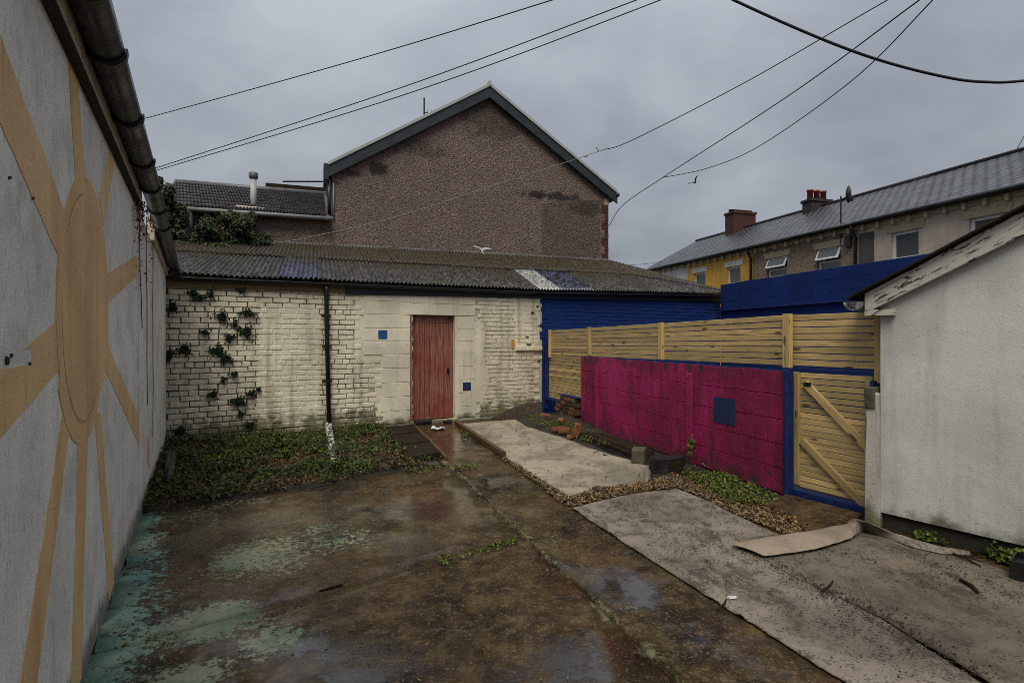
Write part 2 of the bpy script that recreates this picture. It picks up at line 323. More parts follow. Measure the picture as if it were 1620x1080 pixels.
        gr = m.noise(2.2, 6, .65, v=v, sc=sc, dist=.6); fg = m.noise(7, 5, .7, v=v, sc=sc)
        col = m.ramp(gr, (.3, tuple(x * .5 for x in c)), (.5, c), (.72, tuple(min(1, x * 1.35) for x in c)))
        col = m.mix(m.step(fg, .52, .72, 0, .4), col, tuple(x * .42 for x in c))
        col = m.mix(m.math('MULTIPLY', rn, .6), col, gre); rn2 = m.math('FRACT', m.math('MULTIPLY', rn, 7.31)); col = m.mix(m.step(rn2, .45, 1.0, 0, .45), col, tuple(x * .45 for x in c)); col = m.mix(m.step(rn2, .3, 0, 0, .35), col, tuple(min(1, x * 1.4) for x in c))
        col = m.mix(m.step(m.noise(1.1, 4, v=v), .5, .7, 0, wear), col, tuple(x * .35 for x in c))
        if knots:
            k = m.vor(1.0, m.vmap(v, (2.6, 9, 9) if axis == 0 else (9, 9, 2.6))); col = m.mix(m.step(k.outputs['Distance'], .17, .10, 0, .85), col, (.05, .025, .008))
        return m.fin(col, rough, m.math('ADD', gr, fg), .4, .005, spec)
    M['slat'] = timber('treated_pine', (.55, .385, .165)); M['postwood'] = timber('treated_pine_post', (.50, .345, .14), axis=2)
    M['red_door'] = None
    m = Mat('faded_red_boards'); gr = m.noise(3, 6, .7, sc=(14, 14, .8)); p = m.obj(); xyz = m.xyz(p)
    col = m.ramp(gr, (.36, (.10, .03, .022)), (.46, (.22, .07, .048)), (.54, (.29, .12, .08)), (.64, (.25, .165, .12)))
    col = m.mix(m.step(m.noise(1.6, 5), .5, .64, 0, .55), col, (.21, .02, .018)); col = m.mix(m.math('MULTIPLY', m.rnd(), .35), col, (.17, .04, .03))
    col = m.mix(m.step(m.noise(11, 6, .75, sc=(3, 3, .35)), .56, .64, 0, .75), col, (.05, .035, .028))
    M['red_door'] = m.fin(col, .75, gr, .6, .006, .3)
    M['oldwood'] = timber('dark_rotten_wood', (.026, .018, .011), False, .6, rough=.85, gre=(.014, .012, .007), spec=.1)
    M['edgewood'] = timber('wet_brown_timber', (.10, .055, .028), False, .5, rough=.45, gre=(.06, .04, .02))
    M['fasciawood'] = timber('weathered_fascia', (.19, .125, .062), False, .4, gre=(.15, .10, .055))
    # flaking white barge board
    m = Mat('flaking_white_paint'); q = m.xyz(m.obj()); cb = m.n('ShaderNodeCombineXYZ'); m.L(q[0], cb.inputs[0]); m.L(m.math('SUBTRACT', q[2], m.math('MULTIPLY', q[0], .5)), cb.inputs[2]); gr = m.noise(3.6, 7, .75, v=cb.outputs[0], sc=(1.8, 1, 8), dist=.5)
    M['flaky'] = m.fin(m.mix(m.step(gr, .545, .565), (.50, .475, .40), (.055, .042, .03)), .75, m.step(gr, .565, .545), .8, .008, .3)
    # --- roofs
    m = Mat('mossy_cement_sheet'); p = m.pos; a = m.noise(1.1, 6); b = m.noise(9, 7, .7); c = m.noise(60, 5, .7)
    col = m.ramp(b, (.40, (.006, .0055, .005)), (.5, (.026, .024, .021)), (.62, (.12, .112, .10)))
    z = m.xyz(p)[2]; mo = m.math('ADD', m.math('MULTIPLY', m.step(z, 2.6, 3.75), .27), m.math('ADD', m.math('MULTIPLY', a, .5), m.math('MULTIPLY', b, .55)))
    col = m.mix(m.step(mo, .60, .72, 0, .9), col, m.ramp(m.noise(14, 5), (.40, (.007, .006, .0025)), (.5, (.030, .022, .008)), (.6, (.085, .058, .02))))
    col = m.mix(m.step(c, .60, .66, 0, .7), col, (.25, .24, .21)); col = m.mix(m.step(c, .42, .34, 0, .85), col, (.010, .009, .007))
    M['cement'] = m.fin(col, .6, m.math('ADD', b, c), .7, .02, .4)
    m = Mat('blue_translucent_sheet'); q = m.noise(9, 7, .7)
    M['bluesheet'] = m.fin(m.ramp(q, (.44, (.012, .012, .012)), (.53, (.04, .045, .09)), (.64, (.12, .13, .20))), .35, q, .3, .004)
    m = Mat('white_plastic_sheet'); q = m.noise(12, 7, .75)
    M['whitesheet'] = m.fin(m.ramp(q, (.40, (.03, .028, .022)), (.48, (.24, .24, .235)), (.62, (.42, .42, .42))), .45, q, .2, .004)
    M['tile'] = simple('dark_concrete_tile', (.105, .096, .10), .42, .5, 5, .5, .5)
    m = Mat('wet_slate'); o = m.obj(); br = m.n("ShaderNodeTexBrick"); m.L(m.vmap(o, (1, 1, 1)), br.inputs['Vector'])
    m.t.nodes.remove(br)
    xs = m.xyz(o); cmb = m.n("ShaderNodeCombineXYZ"); m.L(xs[0], cmb.inputs[0]); m.L(m.math('MULTIPLY', xs[2], 2.0), cmb.inputs[1])
    br = m.n("ShaderNodeTexBrick"); m.L(cmb.outputs[0], br.inputs['Vector']); br.inputs['Scale'].default_value = 1.0
    br.inputs['Brick Width'].default_value = .32; br.inputs['Row Height'].default_value = .26; br.inputs['Mortar Size'].default_value = .06; br.inputs['Bias'].default_value = 0
    br.inputs['Color1'].default_value = (.078, .082, .09, 1); br.inputs['Color2'].default_value = (.115, .12, .13, 1); br.inputs['Mortar'].default_value = (.006, .006, .007, 1)
    col = m.mix(m.step(m.noise(.8, 6), .45, .7, 0, .5), br.outputs['Color'], (.03, .03, .032)); col = m.mix(m.step(m.noise(7, 6, .7), .6, .72, 0, .5), col, (.10, .095, .085))
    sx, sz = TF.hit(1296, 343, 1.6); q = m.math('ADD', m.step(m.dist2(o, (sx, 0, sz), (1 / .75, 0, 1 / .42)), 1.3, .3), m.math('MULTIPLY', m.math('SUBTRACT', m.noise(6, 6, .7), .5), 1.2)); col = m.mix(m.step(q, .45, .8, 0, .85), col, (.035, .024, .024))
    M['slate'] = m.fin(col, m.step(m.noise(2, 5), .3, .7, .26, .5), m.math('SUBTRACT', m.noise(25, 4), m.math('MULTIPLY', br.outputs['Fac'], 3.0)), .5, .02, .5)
    # --- roughcast
    def roughcast(name, c, dark=1.0, stains=()):
        m = Mat(name); v = m.vor(34.0); f = m.noise(1.5, 6, .6); sp = m.noise(58, 4, .75)
        col = m.mix(m.step(sp, .40, .60), tuple(x * .38 for x in c), tuple(min(1, x * 1.75) for x in c))
        col = m.mix(m.step(m.noise(22, 3), .57, .65, 0, .6), col, (.02, .016, .014))
        col = m.mix(m.step(f, .35, .7, 0, .35), col, tuple(x * .6 for x in c))
        o = m.obj()
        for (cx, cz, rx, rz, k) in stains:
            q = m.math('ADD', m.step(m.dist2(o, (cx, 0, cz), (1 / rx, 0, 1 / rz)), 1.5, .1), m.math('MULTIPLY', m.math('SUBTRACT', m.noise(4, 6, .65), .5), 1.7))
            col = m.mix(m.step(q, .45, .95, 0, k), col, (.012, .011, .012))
        return m.fin(col, .88, m.math('ADD', v.outputs['Distance'], sp), 1.0, .03, .25)
    st = []
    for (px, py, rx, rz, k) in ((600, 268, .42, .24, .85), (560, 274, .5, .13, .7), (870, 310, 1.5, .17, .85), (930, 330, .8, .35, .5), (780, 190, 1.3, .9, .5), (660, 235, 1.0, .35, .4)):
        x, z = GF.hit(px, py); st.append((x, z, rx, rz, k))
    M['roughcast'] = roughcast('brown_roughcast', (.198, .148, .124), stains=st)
    M['roughcast2'] = roughcast('darker_roughcast', (.135, .102, .085), stains=st[3:4])
    M['roughcast3'] = roughcast('mauve_brown_pebbledash', (.27, .20, .155))
    M['barge'] = simple('slate_green_bargeboard', (.015, .022, .027), .5, .2, 3)
    M['verge'] = simple('pale_verge_cap', (.36, .37, .36), .6, .2, 6)
    M['redbrick'] = simple('dark_red_brick', (.075, .032, .026), .85, .55, 14, .3, .7)
    M['brownbrick'] = simple('broken_orange_brick', (.20, .075, .035), .85, .5, 11, .3, .8)
    M['darkbrick'] = simple('soot_brown_brick', (.06, .042, .03), .85, .5, 11, .3, .8)
    M['grimbrick'] = simple('bare_grimy_brick', (.10, .085, .06), .85, .5, 11, .3, .8)
    M['lead'] = simple('lead_flashing', (.12, .125, .13), .5, .35, 5)
    M['black'] = simple('black_plastic', (.010, .010, .011), .42, .3, 8)
    M['blackpaint'] = simple('black_blue_fascia_paint', (.010, .012, .02), .5, .3, 8)
    M['gutter'] = simple('grey_black_gutter', (.017, .019, .026), .42, .4, 5, .5)
    M['wallcap'] = simple('bleached_fascia_board', (.52, .47, .36), .8, .35, 10)
    M['greypipe'] = simple('pale_grey_plastic', (.22, .23, .24), .5, .25, 8)
    M['flue'] = simple('grey_white_flue', (.42, .42, .41), .6, .25, 8)
    M['flakepipe'] = None
    m = Mat('flaking_black_white_pipe'); q = m.noise(13, 5, .6)
    M['flakepipe'] = m.fin(m.mix(m.step(q, .50, .53), (.55, .55, .52), (.015, .014, .014)), .6, q, .5, .004)
    M['rust'] = simple('rust_brown', (.10, .045, .02), .85, .4, 20)
    M['blockgrey'] = simple('mossy_concrete_block', (.085, .078, .052), .9, .4, 14, .3, .8)
    M['pier'] = wall_paint('flaking_pier_render', (.50, .47, .41), dirt=(.10, .09, .065), streak=1.0, zmoss=.2)
    M['darkbase'] = simple('damp_dark_plinth', (.035, .03, .02), .8, .5, 12, .3, .8)
    M['litter'] = simple('white_plastic_litter', (.55, .55, .55), .5, .2, 30)
    M['crate'] = simple('burnt_black_wood', (.010, .010, .011), .6, .4, 20, .4, .8)
    M['cable'] = simple('black_cable', (.012, .012, .014), .6, .1)
    M['palecable'] = simple('pale_grey_cable', (.22, .20, .185), .6, .1)
    # terrace
    M['yellow'] = wall_paint('ochre_yellow_render', (.64, .37, .07), streak=.4, base_moss=False)
    M['white_r'] = wall_paint('off_white_render', (.62, .61, .60), streak=.4, base_moss=False)
    M['beige'] = wall_paint('beige_grey_render', (.52, .44, .35), streak=.3, base_moss=False)
    M['greypanel'] = wall_paint('dark_olive_render', (.085, .08, .07), streak=.3, base_moss=False)
    M['lintel'] = simple('cream_stone_lintel', (.40, .335, .22), .8, .3, 8)
    M['upvc'] = simple('white_window_frame', (.70, .71, .72), .35, .08, 8)
    M['pot'] = simple('terracotta_pot', (.30, .06, .035), .8, .3, 10)
    M['sootbrick'] = simple('soot_black_stack', (.035, .026, .03), .85, .4, 10)
    m = Mat('window_glass'); M['glass'] = m.fin((.075, .085, .085), .06, None, spec=.6)
    M['curtain'] = simple('grey_curtain', (.25, .245, .235), .9, .3, 6)
    M['feather'] = simple('grey_white_feather', (.34, .35, .37), .8, .2, 30)
    M['darkfeather'] = simple('dark_feather', (.02, .02, .022), .8, .2, 30)
    # leaves: per-leaf tone in a face attribute
    def leaf(name, *cols, rough=.5):
        m = Mat(name); a = m.n("ShaderNodeAttribute", attribute_name='tone').outputs['Fac']
        n = len(cols); col = m.ramp(a, *[(i / (n - 1), c) for i, c in enumerate(cols)])
        m.b.inputs['Subsurface Weight'].default_value = 0
        mm = m.fin(col, rough, None, spec=.25); return mm
    M['ivy'] = leaf('ivy_leaf', (.005, .009, .003), (.012, .022, .006), (.032, .046, .012), (.085, .085, .022))
    M['ivydark'] = leaf('dark_ivy_leaf', (.006, .011, .005), (.011, .022, .009), (.02, .036, .012))
    M['weed'] = leaf('weed_leaf', (.010, .016, .003), (.030, .048, .007), (.075, .105, .012), (.17, .18, .03))
    M['deadleaf'] = leaf('dead_leaf', (.03, .016, .008), (.085, .042, .016), (.16, .095, .035), (.24, .16, .06), rough=.6)
    M['pebble'] = leaf('pebble', (.025, .018, .010), (.075, .05, .022), (.16, .105, .045), (.28, .21, .12), rough=.5)
    M['rustleaf'] = leaf('rust_leaf', (.05, .017, .008), (.12, .04, .014), (.17, .07, .025), rough=.7)
    M['debris'] = leaf('dark_debris', (.008, .006, .005), (.02, .015, .011), (.05, .035, .022), rough=.7)

# ------------------------------------------------------------------ the planes of the place
LW = Fr((-2.035, 2.625), (-.556, 1.0))                         # painted left wall, runs away from the camera
RW = Fr((-5.192, 8.30), (3.688, 2.24))                         # front of the brick outbuilding
GF = Fr((-4.33, 13.3), (7.07, 2.50))                           # gable wall behind it
PF = Fr((.733, 11.67), (1.493, -4.47))                         # pink wall and slatted fence
GT = Fr((2.80, 5.62), (.38, -.72))                             # gate
SF = Fr((3.141, 4.72), (.668, -1.0))                           # white shed
BW = Fr((5.46, 14.5), (1.54, -5.74))                           # tall blue wall
TF = Fr((7.86, 32.3), (.297, -1.0))                            # terrace of houses
mats()
VB = GF.n                                                      # the direction the roof sheets run

# ------------------------------------------------------------------ ground and yard
def gpts(px): return [g(*p)[:2] for p in px]
def sheet(name, poly, z, m, res=.12, amp=0.0, thick=0.0, jag=.0, parent=None, hf=None, kind='structure'):
    "a grid-filled sheet inside polygon POLY (world xy), edges kept"
    import bmesh
    P = []
    n = len(poly)
    for i in range(n):
        a, b = poly[i], poly[(i + 1) % n]; L = math.dist(a, b); k = max(1, int(L / (res * .7)))
        for j in range(k):
            t = j / k; x = a[0] + (b[0] - a[0]) * t; y = a[1] + (b[1] - a[1]) * t
            if jag: x += nz(x, y, 3, 6) * jag + nz(x, y, 9, 21) * jag * .5; y += nz(x, y, 7, 6) * jag + nz(x, y, 5, 21) * jag * .5
            P.append((x, y))
    bm = bmesh.new(); vs = [bm.verts.new((x, y, 0)) for x, y in P]; bm.faces.new(vs)
    xs = [p[0] for p in P]; ys = [p[1] for p in P]
    x = math.floor(min(xs) / res) * res + res * .37
    while x < max(xs):
        bmesh.ops.bisect_plane(bm, geom=bm.verts[:] + bm.edges[:] + bm.faces[:], plane_co=(x, 0, 0), plane_no=(1, 0, 0)); x += res
    y = math.floor(min(ys) / res) * res + res * .31
    while y < max(ys):
        bmesh.ops.bisect_plane(bm, geom=bm.verts[:] + bm.edges[:] + bm.faces[:], plane_co=(0, y, 0), plane_no=(0, 1, 0)); y += res
    for v in bm.verts:
        e = v.is_boundary; x, y = v.co.x, v.co.y
        v.co.z = z + (hf(x, y, e) if hf else (0 if e else amp * (nz(x, y, 0, 1.3) * .6 + nz(x, y, 4, 4) * .4)))
    bmesh.ops.recalc_face_normals(bm, faces=bm.faces)
    if sum(f.normal.z for f in bm.faces) < 0: bmesh.ops.reverse_faces(bm, faces=bm.faces)
    me = bpy.data.meshes.new(name); bm.to_mesh(me); bm.free()
    me.polygons.foreach_set('use_smooth', [True] * len(me.polygons))
    o = link(name, me, m, parent)
    if thick: q = o.modifiers.new('s', 'SOLIDIFY'); q.thickness = thick; q.offset = -1
    if kind: tag(o, kind=kind)
    return o
mb = MB(); mb.add([(-600, -300, -.05), (600, -300, -.05), (600, 900, -.05), (-600, 900, -.05)], [(0, 1, 2, 3)])
tag(mb.build('ground', M['ground']), kind='structure')
# slabs: left slabs split by a cracked cross joint, the path slab to the door, the strip under the mats
J0, J1 = g(742, 765), g(1078, 1080)                            # long joint
jd = ((J1[0] - J0[0]) / (J1[1] - J0[1]))
def jx(y): return J0[0] + (y - J0[1]) * jd
def lwx(y): return LW.o[0] - .556 * (y - LW.o[1])
fy = 7.2
c0, c1 = g(150, 1035), g(838, 848)                             # cross crack
slabA = [(lwx(-3), -3), (jx(-3) - .016, -3), (jx(c1[1]) - .016, c1[1] - .018), (lwx(c0[1]) - 0, c0[1] - .018)]
slabB = [(lwx(c0[1]), c0[1] + .016), (jx(c1[1]) - .016, c1[1] + .016), (jx(6.75) - .016, 6.75)] + gpts([(700, 733), (600, 752), (470, 775), (330, 795), (222, 812)])
for nm, pl in (('concrete_yard', slabA), ('concrete_yard_back', slabB)):
    tag(sheet(nm, pl, 0, M['concrete'], .3, .004, .08, .03), kind='structure')
dl, dr = RW.w(RW.X(649), -.0), RW.w(RW.X(724), 0)
slabC = [(jx(-3) + .014, -3), (6, -3), (3.8, 3.7), (3.08, 4.85), (2.62, 5.5), (1.2, 10.0), RW.w(RW.X(800), 0)[:2], dr[:2], dl[:2], g(700, 733)[:2], (jx(6.75) + .014, 6.75)]
tag(sheet('concrete_path', slabC, -.003, M['concrete'], .3, .004, .08, .03), kind='structure')
def bedh(x, y, e): return -.03 if e else .02 + .05 * (nz(x, y, 0, 1.7) + .3)
bed = gpts([(222, 812), (330, 795), (470, 775), (600, 752), (700, 733), (637, 733), (610, 682)]) + [RW.w(RW.X(606), -.0)[:2], RW.w(-.4, .12)[:2], (lwx(7.7) - .1, 7.7), (lwx(6.2) - .06, 6.2)]
BED = [(p[0], p[1]) for p in bed]
tag(sheet('soil_bed', bed, 0, M['soil'], .15, hf=lambda x, y, e: -.02 if e else .02 + .06 * (nz(x, y, 0, 1.7) + .3)), kind='structure')
side = gpts([(905, 800), (1010, 775), (1075, 772), (1165, 815), (1255, 850)]) + [(3.1, 4.88), PF.w(PF.X(1240), 0)[:2], PF.w(.05, .02)[:2], RW.w(RW.X(815), 0)[:2], g(800, 668)[:2], g(900, 705)[:2], g(1010, 745)[:2], g(890, 790)[:2]]
tag(sheet('soil_strip', side, .0, M['soil'], .12, hf=lambda x, y, e: .003 if e else .012 + .02 * nz(x, y, 0, 3) + max(0, .16 * (1 - abs(y - 10.3) / 1.6)) * max(0, min(1, (x + .334 * (y - 10.1) - .55) / .5))), kind='structure')
SIDE = side

# ------------------------------------------------------------------ painted left wall with gutter
t = fthing('mural_wall', LW, 'tall grey-white wall on the left painted with an ochre sun and rays', 'wall')
xe = LW.X(262); xs0 = -7.0
def ltop(x):  # the top sags towards the far end
    xa, za = LW.hit(67, 0); xb, zb = LW.hit(217, 326); xc, zc = LW.hit(260, 433)
    if x < xb: return za + (zb - za) * (x - xa) / (xb - xa)
    return zb + (zc - zb) * min(1.05, (x - xb) / (xc - xb))
xb_ = LW.X(219)
for (a, b, y) in ((xs0, xb_, 0.0), (xb_ + .012, LW.X(231), -.004), (LW.X(231) + .008, LW.X(241), -.001), (LW.X(241) + .01, xe, -.005)):
    MB().prism([(a, -.05), (b, -.05), (b, ltop(b)), (a, ltop(a))], y, .22).build('panel' if y else 'wall_face', M['leftwall'], t)
MB().prism([(xb_, 0), (xe, 0), (xe, ltop(xe) - .01), (xb_, ltop(xb_) - .01)], .03, .2).build('backing', M['darkbase'], t)
for (a, b) in ((-7, 0.2), (.204, xb_ - .1), (xb_ + 1.3, xe)):
    MB().hexa([(a, -.034, ltop(a)), (b, -.034, ltop(b)), (b, -.034, ltop(b) + .17), (a, -.034, ltop(a) + .17)], [(a, .2, ltop(a)), (b, .2, ltop(b)), (b, .2, ltop(b) + .17), (a, .2, ltop(a) + .17)]).build('fascia_board', M['wallcap'], t, bevel=.006)
MB().hexa([(xs0, -.044, ltop(xs0) - .014), (xb_, -.044, ltop(xb_) - .014), (xb_, -.044, ltop(xb_) - .002), (xs0, -.044, ltop(xs0) - .002)], [(xs0, -.003, ltop(xs0) - .014), (xb_, -.003, ltop(xb_) - .014), (xb_, -.003, ltop(xb_) - .002), (xs0, -.003, ltop(xs0) - .002)]).build('drip_strip', M['darkbase'], t)
gm_ = MB(); N = 9; rows = []
gx = [xs0 + i * (xe + .15 - xs0) / 24 for i in range(25)]
def gut(x, ang, r=.070, off=0): return (x, -.108 + math.cos(ang) * (r + off), ltop(x) + .150 + math.sin(ang) * (r + off))
for x in gx: rows.append([gut(x, math.pi + math.pi * j / N) for j in range(N + 1)])
gut_o = gm_.grid(rows).build('gutter', M['gutter'], t, True, solid=.006, off=0)
for px in (116, 180, 206, 231, 248, 258, 266, 272):
    x = LW.X(px, -.2)
    if x > xe + .1: x = xe + .1 - (px - 266) * .02
    c = MB(); c.grid([[gut(x + dx, math.pi + math.pi * j / N, off=.010) for j in range(N + 1)] for dx in (-.03, .03)])
    c.build('gutter_union', M['black'], gut_o, True, solid=.012, off=0)
def mural(name, px, m, y0=-.003, ext=0):
    pts = []
    n = len(px)
    for i in range(n):
        a, b = px[i], px[(i + 1) % n]; k = max(1, int(math.dist(a, b) / 9))
        for j in range(k):
            s = j / k; x, z = LW.hit(a[0] + (b[0] - a[0]) * s, a[1] + (b[1] - a[1]) * s)
            x += nz(x, z, 1, 14) * .006; z += nz(x, z, 5, 14) * .006
            pts.append((x, max(z, .004)))
    return MB().prism(pts, y0, .001).build(name, m, t)
disc = [(129 + 41.5 * math.cos(a) - (4 if math.sin(a) > .5 else 0), 490 + 213 * math.sin(a)) for a in [2 * math.pi * i / 60 for i in range(60)]]
dsc = mural('painted_disc', disc, M['ochre'], -.0035)
ringpx = [(129 + 33 * math.cos(a), 490 + 180 * math.sin(a)) for a in [2 * math.pi * i / 60 for i in range(60)]]
for (a0, a1) in ((8, 32), (36, 46)):
    pp = [LW.hit(*ringpx[i]) for i in range(a0, a1)]
    MB().grid([[(x, -.0042, z) for x, z in pp], [(x + .008 + .012 * nz(x, z, 0, 5), -.0042, z + .015) for x, z in pp]]).build('swirl_line', M['ochre_pink'], dsc)
far = lambda a, b, k: (a[0] + (b[0] - a[0]) * k, a[1] + (b[1] - a[1]) * k)
for poly in ([(107, 94), (123, 124), (134, 290), (119, 290)], [(172, 241), (181, 256), (164, 358), (156, 312)],
             [(0, 57), (100, 330), (90, 402), (0, 196), (-160, -120), (-160, -330)],
             [(165, 436), (216, 403), (217, 436), (165, 484)], [(168, 540), (172, 549), (237, 700), (238, 745), (168, 588)],
             [(92, 505), (38, 551), (50, 549), (50, 577), (0, 583), (-200, 700), (-200, 850), (0, 693), (93, 584)],
             [(98, 655), (110, 672), (58, 1080), (22, 1380), (-30, 1380), (31, 1080)],
             [(123, 690), (138, 690), (128, 1071), (112, 1112), (112, 1080)], [(149, 650), (159, 655), (180, 921), (172, 950)]):
    mural('painted_ray', poly, M['ochre'], -.002)

for (cx, cy, rx, ry) in ((10, 570, 4, 9), (17, 562, 2, 4), (14, 281, 2, 3), (51, 312, 2, 3), (46, 575, 2, 2.5)):
    mural('chipped_hole', [(cx + rx * math.cos(q) * random.uniform(.6, 1), cy + ry * math.sin(q) * random.uniform(.6, 1)) for q in [k * .7 for k in range(9)]], M['darkbase'], -.0046)

# ------------------------------------------------------------------ leaves and small scattered things
def leafmesh(name, pts, nrm, size, tone, m, parent=None, lobed=True, fold=.25, kind=None):
    "many small folded leaves in one mesh; pts Nx3, nrm Nx3, size N, tone N"
    n = len(pts); pts = np.asarray(pts, float); nrm = np.asarray(nrm, float); nrm /= np.linalg.norm(nrm, axis=1)[:, None] + 1e-9
    size = np.asarray(size, float)[:, None]; up = rng.normal(size=(n, 3)); a = np.cross(nrm, up); a /= np.linalg.norm(a, axis=1)[:, None] + 1e-9; b = np.cross(nrm, a)
    if lobed: sh = [(0, -.5, 0), (.48, -.28, fold), (.30, .05, fold * .6), (0, .55, 0), (-.30, .05, fold * .6), (-.48, -.28, fold)]
    else: sh = [(0, -.5, 0), (.2, -.15, fold * .5), (.17, .2, fold * .4), (0, .55, 0), (-.17, .2, fold * .4), (-.2, -.15, fold * .5)]
    V = np.stack([pts + a * (u * size) + b * (v * size) + nrm * (w_ * size) for u, v, w_ in sh], 1).reshape(-1, 3)
    base = np.arange(n)[:, None] * 6
    Fc = np.concatenate([base + np.array([[0, 1, 2, 3]]), base + np.array([[0, 3, 4, 5]])], 1).reshape(-1, 4)
    me = bpy.data.meshes.new(name); me.from_pydata(V.tolist(), [], Fc.tolist())
    at_ = me.attributes.new('tone', 'FLOAT', 'FACE'); at_.data.foreach_set('value', np.repeat(np.clip(tone, 0, 1), 2).astype(np.float32)); me.update()
    o = link(name, me, m, parent)
    if kind: tag(o, kind=kind)
    return o
def inside(poly, x, y):
    c = False; n = len(poly); j = n - 1
    for i in range(n):
        if (poly[i][1] > y) != (poly[j][1] > y) and x < (poly[j][0] - poly[i][0]) * (y - poly[i][1]) / (poly[j][1] - poly[i][1]) + poly[i][0]: c = not c
        j = i
    return c
def sample(poly, n, fn=None):
    xs = [p[0] for p in poly]; ys = [p[1] for p in poly]; res = []; tries = 0
    while len(res) < n and tries < n * 60:
        tries += 1; x = random.uniform(min(xs), max(xs)); y = random.uniform(min(ys), max(ys))
        if inside(poly, x, y) and (fn is None or random.random() < fn(x, y)): res.append((x, y))
    return res
def pebbles(name, pts, smin, smax, m, label, cat):
    V = []; Fc = []; T = []
    oc = np.array([(1, 0, 0), (-1, 0, 0), (0, 1, 0), (0, -1, 0), (0, 0, 1), (0, 0, -1)], float)
    of = [(0, 2, 4), (2, 1, 4), (1, 3, 4), (3, 0, 4), (2, 0, 5), (1, 2, 5), (3, 1, 5), (0, 3, 5)]
    for (x, y, z) in pts:
        s = random.uniform(smin, smax); q = oc * s * rng.uniform(.55, 1.15, (6, 1)) * np.array([1, .8, .6]); a = random.uniform(0, 6.3)
        c, s_ = math.cos(a), math.sin(a); k = len(V)
        for p in q: V.append((x + p[0] * c - p[1] * s_, y + p[0] * s_ + p[1] * c, z + p[2]))
        Fc += [tuple(i + k for i in f) for f in of]; T += [random.random()] * 8
    me = bpy.data.meshes.new(name); me.from_pydata(V, [], Fc); a_ = me.attributes.new('tone', 'FLOAT', 'FACE'); a_.data.foreach_set('value', np.array(T, np.float32)); me.update()
    return tag(link(name, me, m), label, cat, kind='stuff')

# ------------------------------------------------------------------ the brick outbuilding
t = fthing('brick_outbuilding', RW, 'low cream-painted brick outbuilding with red plank door and mossy corrugated roof', 'outbuilding')
OUT = t
sC, sR = RW.X(857), RW.X(1139); sD0, sD1 = RW.X(649), RW.X(721); zD = RW.hit(649, 498)[1]
eA, eB, eC = RW.hit(270, 437)[1], RW.hit(857, 462)[1], 2.76
def eave(s): return eA + (eB - eA) * s / sC if s < sC else eB + (eC - eB) * (s - sC) / (sR - sC)
wallm = MB()
wallm.prism([(-.25, -.05), (sD0, -.05), (sD0, eave(sD0)), (-.25, eave(-.25))], 0, .22)
wallm.prism([(sD1, -.05), (sC, -.05), (sC, eave(sC)), (sD1, eave(sD1))], 0, .22)
wallm.prism([(sD0, zD), (sD1, zD), (sD1, eave(sD1)), (sD0, eave(sD0))], 0, .22)
wall = wallm.build('wall', M['joint'], t)
bw = MB().prism([(sC, -.05), (sR, -.05), (sR, eave(sR)), (sC, eave(sC))], .0, .22).build('blue_wall_section', M['blue'], t)
tag(bw, 'blue painted end of the brick wall')
MB().prism([(sR - .22, -.05), (sR, -.05), (sR, 2.7), (sR - .22, 2.7)], .2205, 1.5).build('end_wall', M['blue'], t)
# bricks: courses of stretchers with a header course every fifth
CH = .0858; ST, HD = .262, .131
var = {}
def brickv(kind, k, dark=False):
    key = (kind, k)
    if key not in var:
        wd = (ST if kind == 's' else HD) - .014
        var[key] = MB().cbox(-wd / 2, wd / 2, -.013 + random.uniform(-.003, .003), .02, -CH / 2 + .006, CH / 2 - .006, .007, .0045).mesh('brick')
        var[key].materials.append(M['cream'])
    return var[key]
cand = []; rest = MB(); brest = MB()
s575, s603, s751 = RW.X(575), RW.X(603), RW.X(751)
patch = lambda s, z: RW.X(410) + .06 * nz(z, 1, 0, 9) < s < RW.X(510) + .05 * nz(z, 4, 0, 9) and z < 2.12 + .08 * nz(s, 0, 0, 6)
row = 0; z = .03
while z < 2.75:
    hdr = row % 5 == 3; wd = HD if hdr else ST
    s = -.22 + (random.uniform(-.02, .02)) - (wd / 2 if row % 2 else 0)
    while s < sR:
        e = s + wd; c = s + wd / 2
        if z + CH < eave(c) - .02 and not (s575 - .02 < c < s751 and (c > s603 or z > 1.22)) and c > -.1:
            lim = s575 if z > 1.22 else s603
            if c < lim or c > s751:
                if c < sC:
                    if not (c < lim and e > lim + .04) and not (e > sC + .02) and not (c > s751 and s < s751 - .03): cand.append((c, z + CH / 2 + random.uniform(-.004, .004), 'h' if hdr else 's'))
                elif z > 1.5: brest.cbox(s + .006, e - .006, -.009, .02, z + .005, z + CH - .005, .006, .004)
        s = e + random.uniform(-.004, .006)
    z += CH; row += 1
cand.sort(key=lambda q: q[0])
for i, (s, zc, kd) in enumerate(cand):
    dep = .006 * nz(s, zc, 0, 7)
    if i < 300:
        link('brick', brickv(kd, random.randrange(10)), None, wall, (s, dep, zc), (0, R(random.uniform(-.8, .8)), 0))
    else:
        wd = (HD if kd == 'h' else ST) - .013; rest.cbox(s - wd / 2, s + wd / 2, -.013 + dep, .02, zc - CH / 2 + .006, zc + CH / 2 - .006, .007, .005)
tag(rest.build('brickwork', M['cream'], wall), kind='stuff'); tag(brest.build('brickwork', M['blue'], bw), kind='stuff')
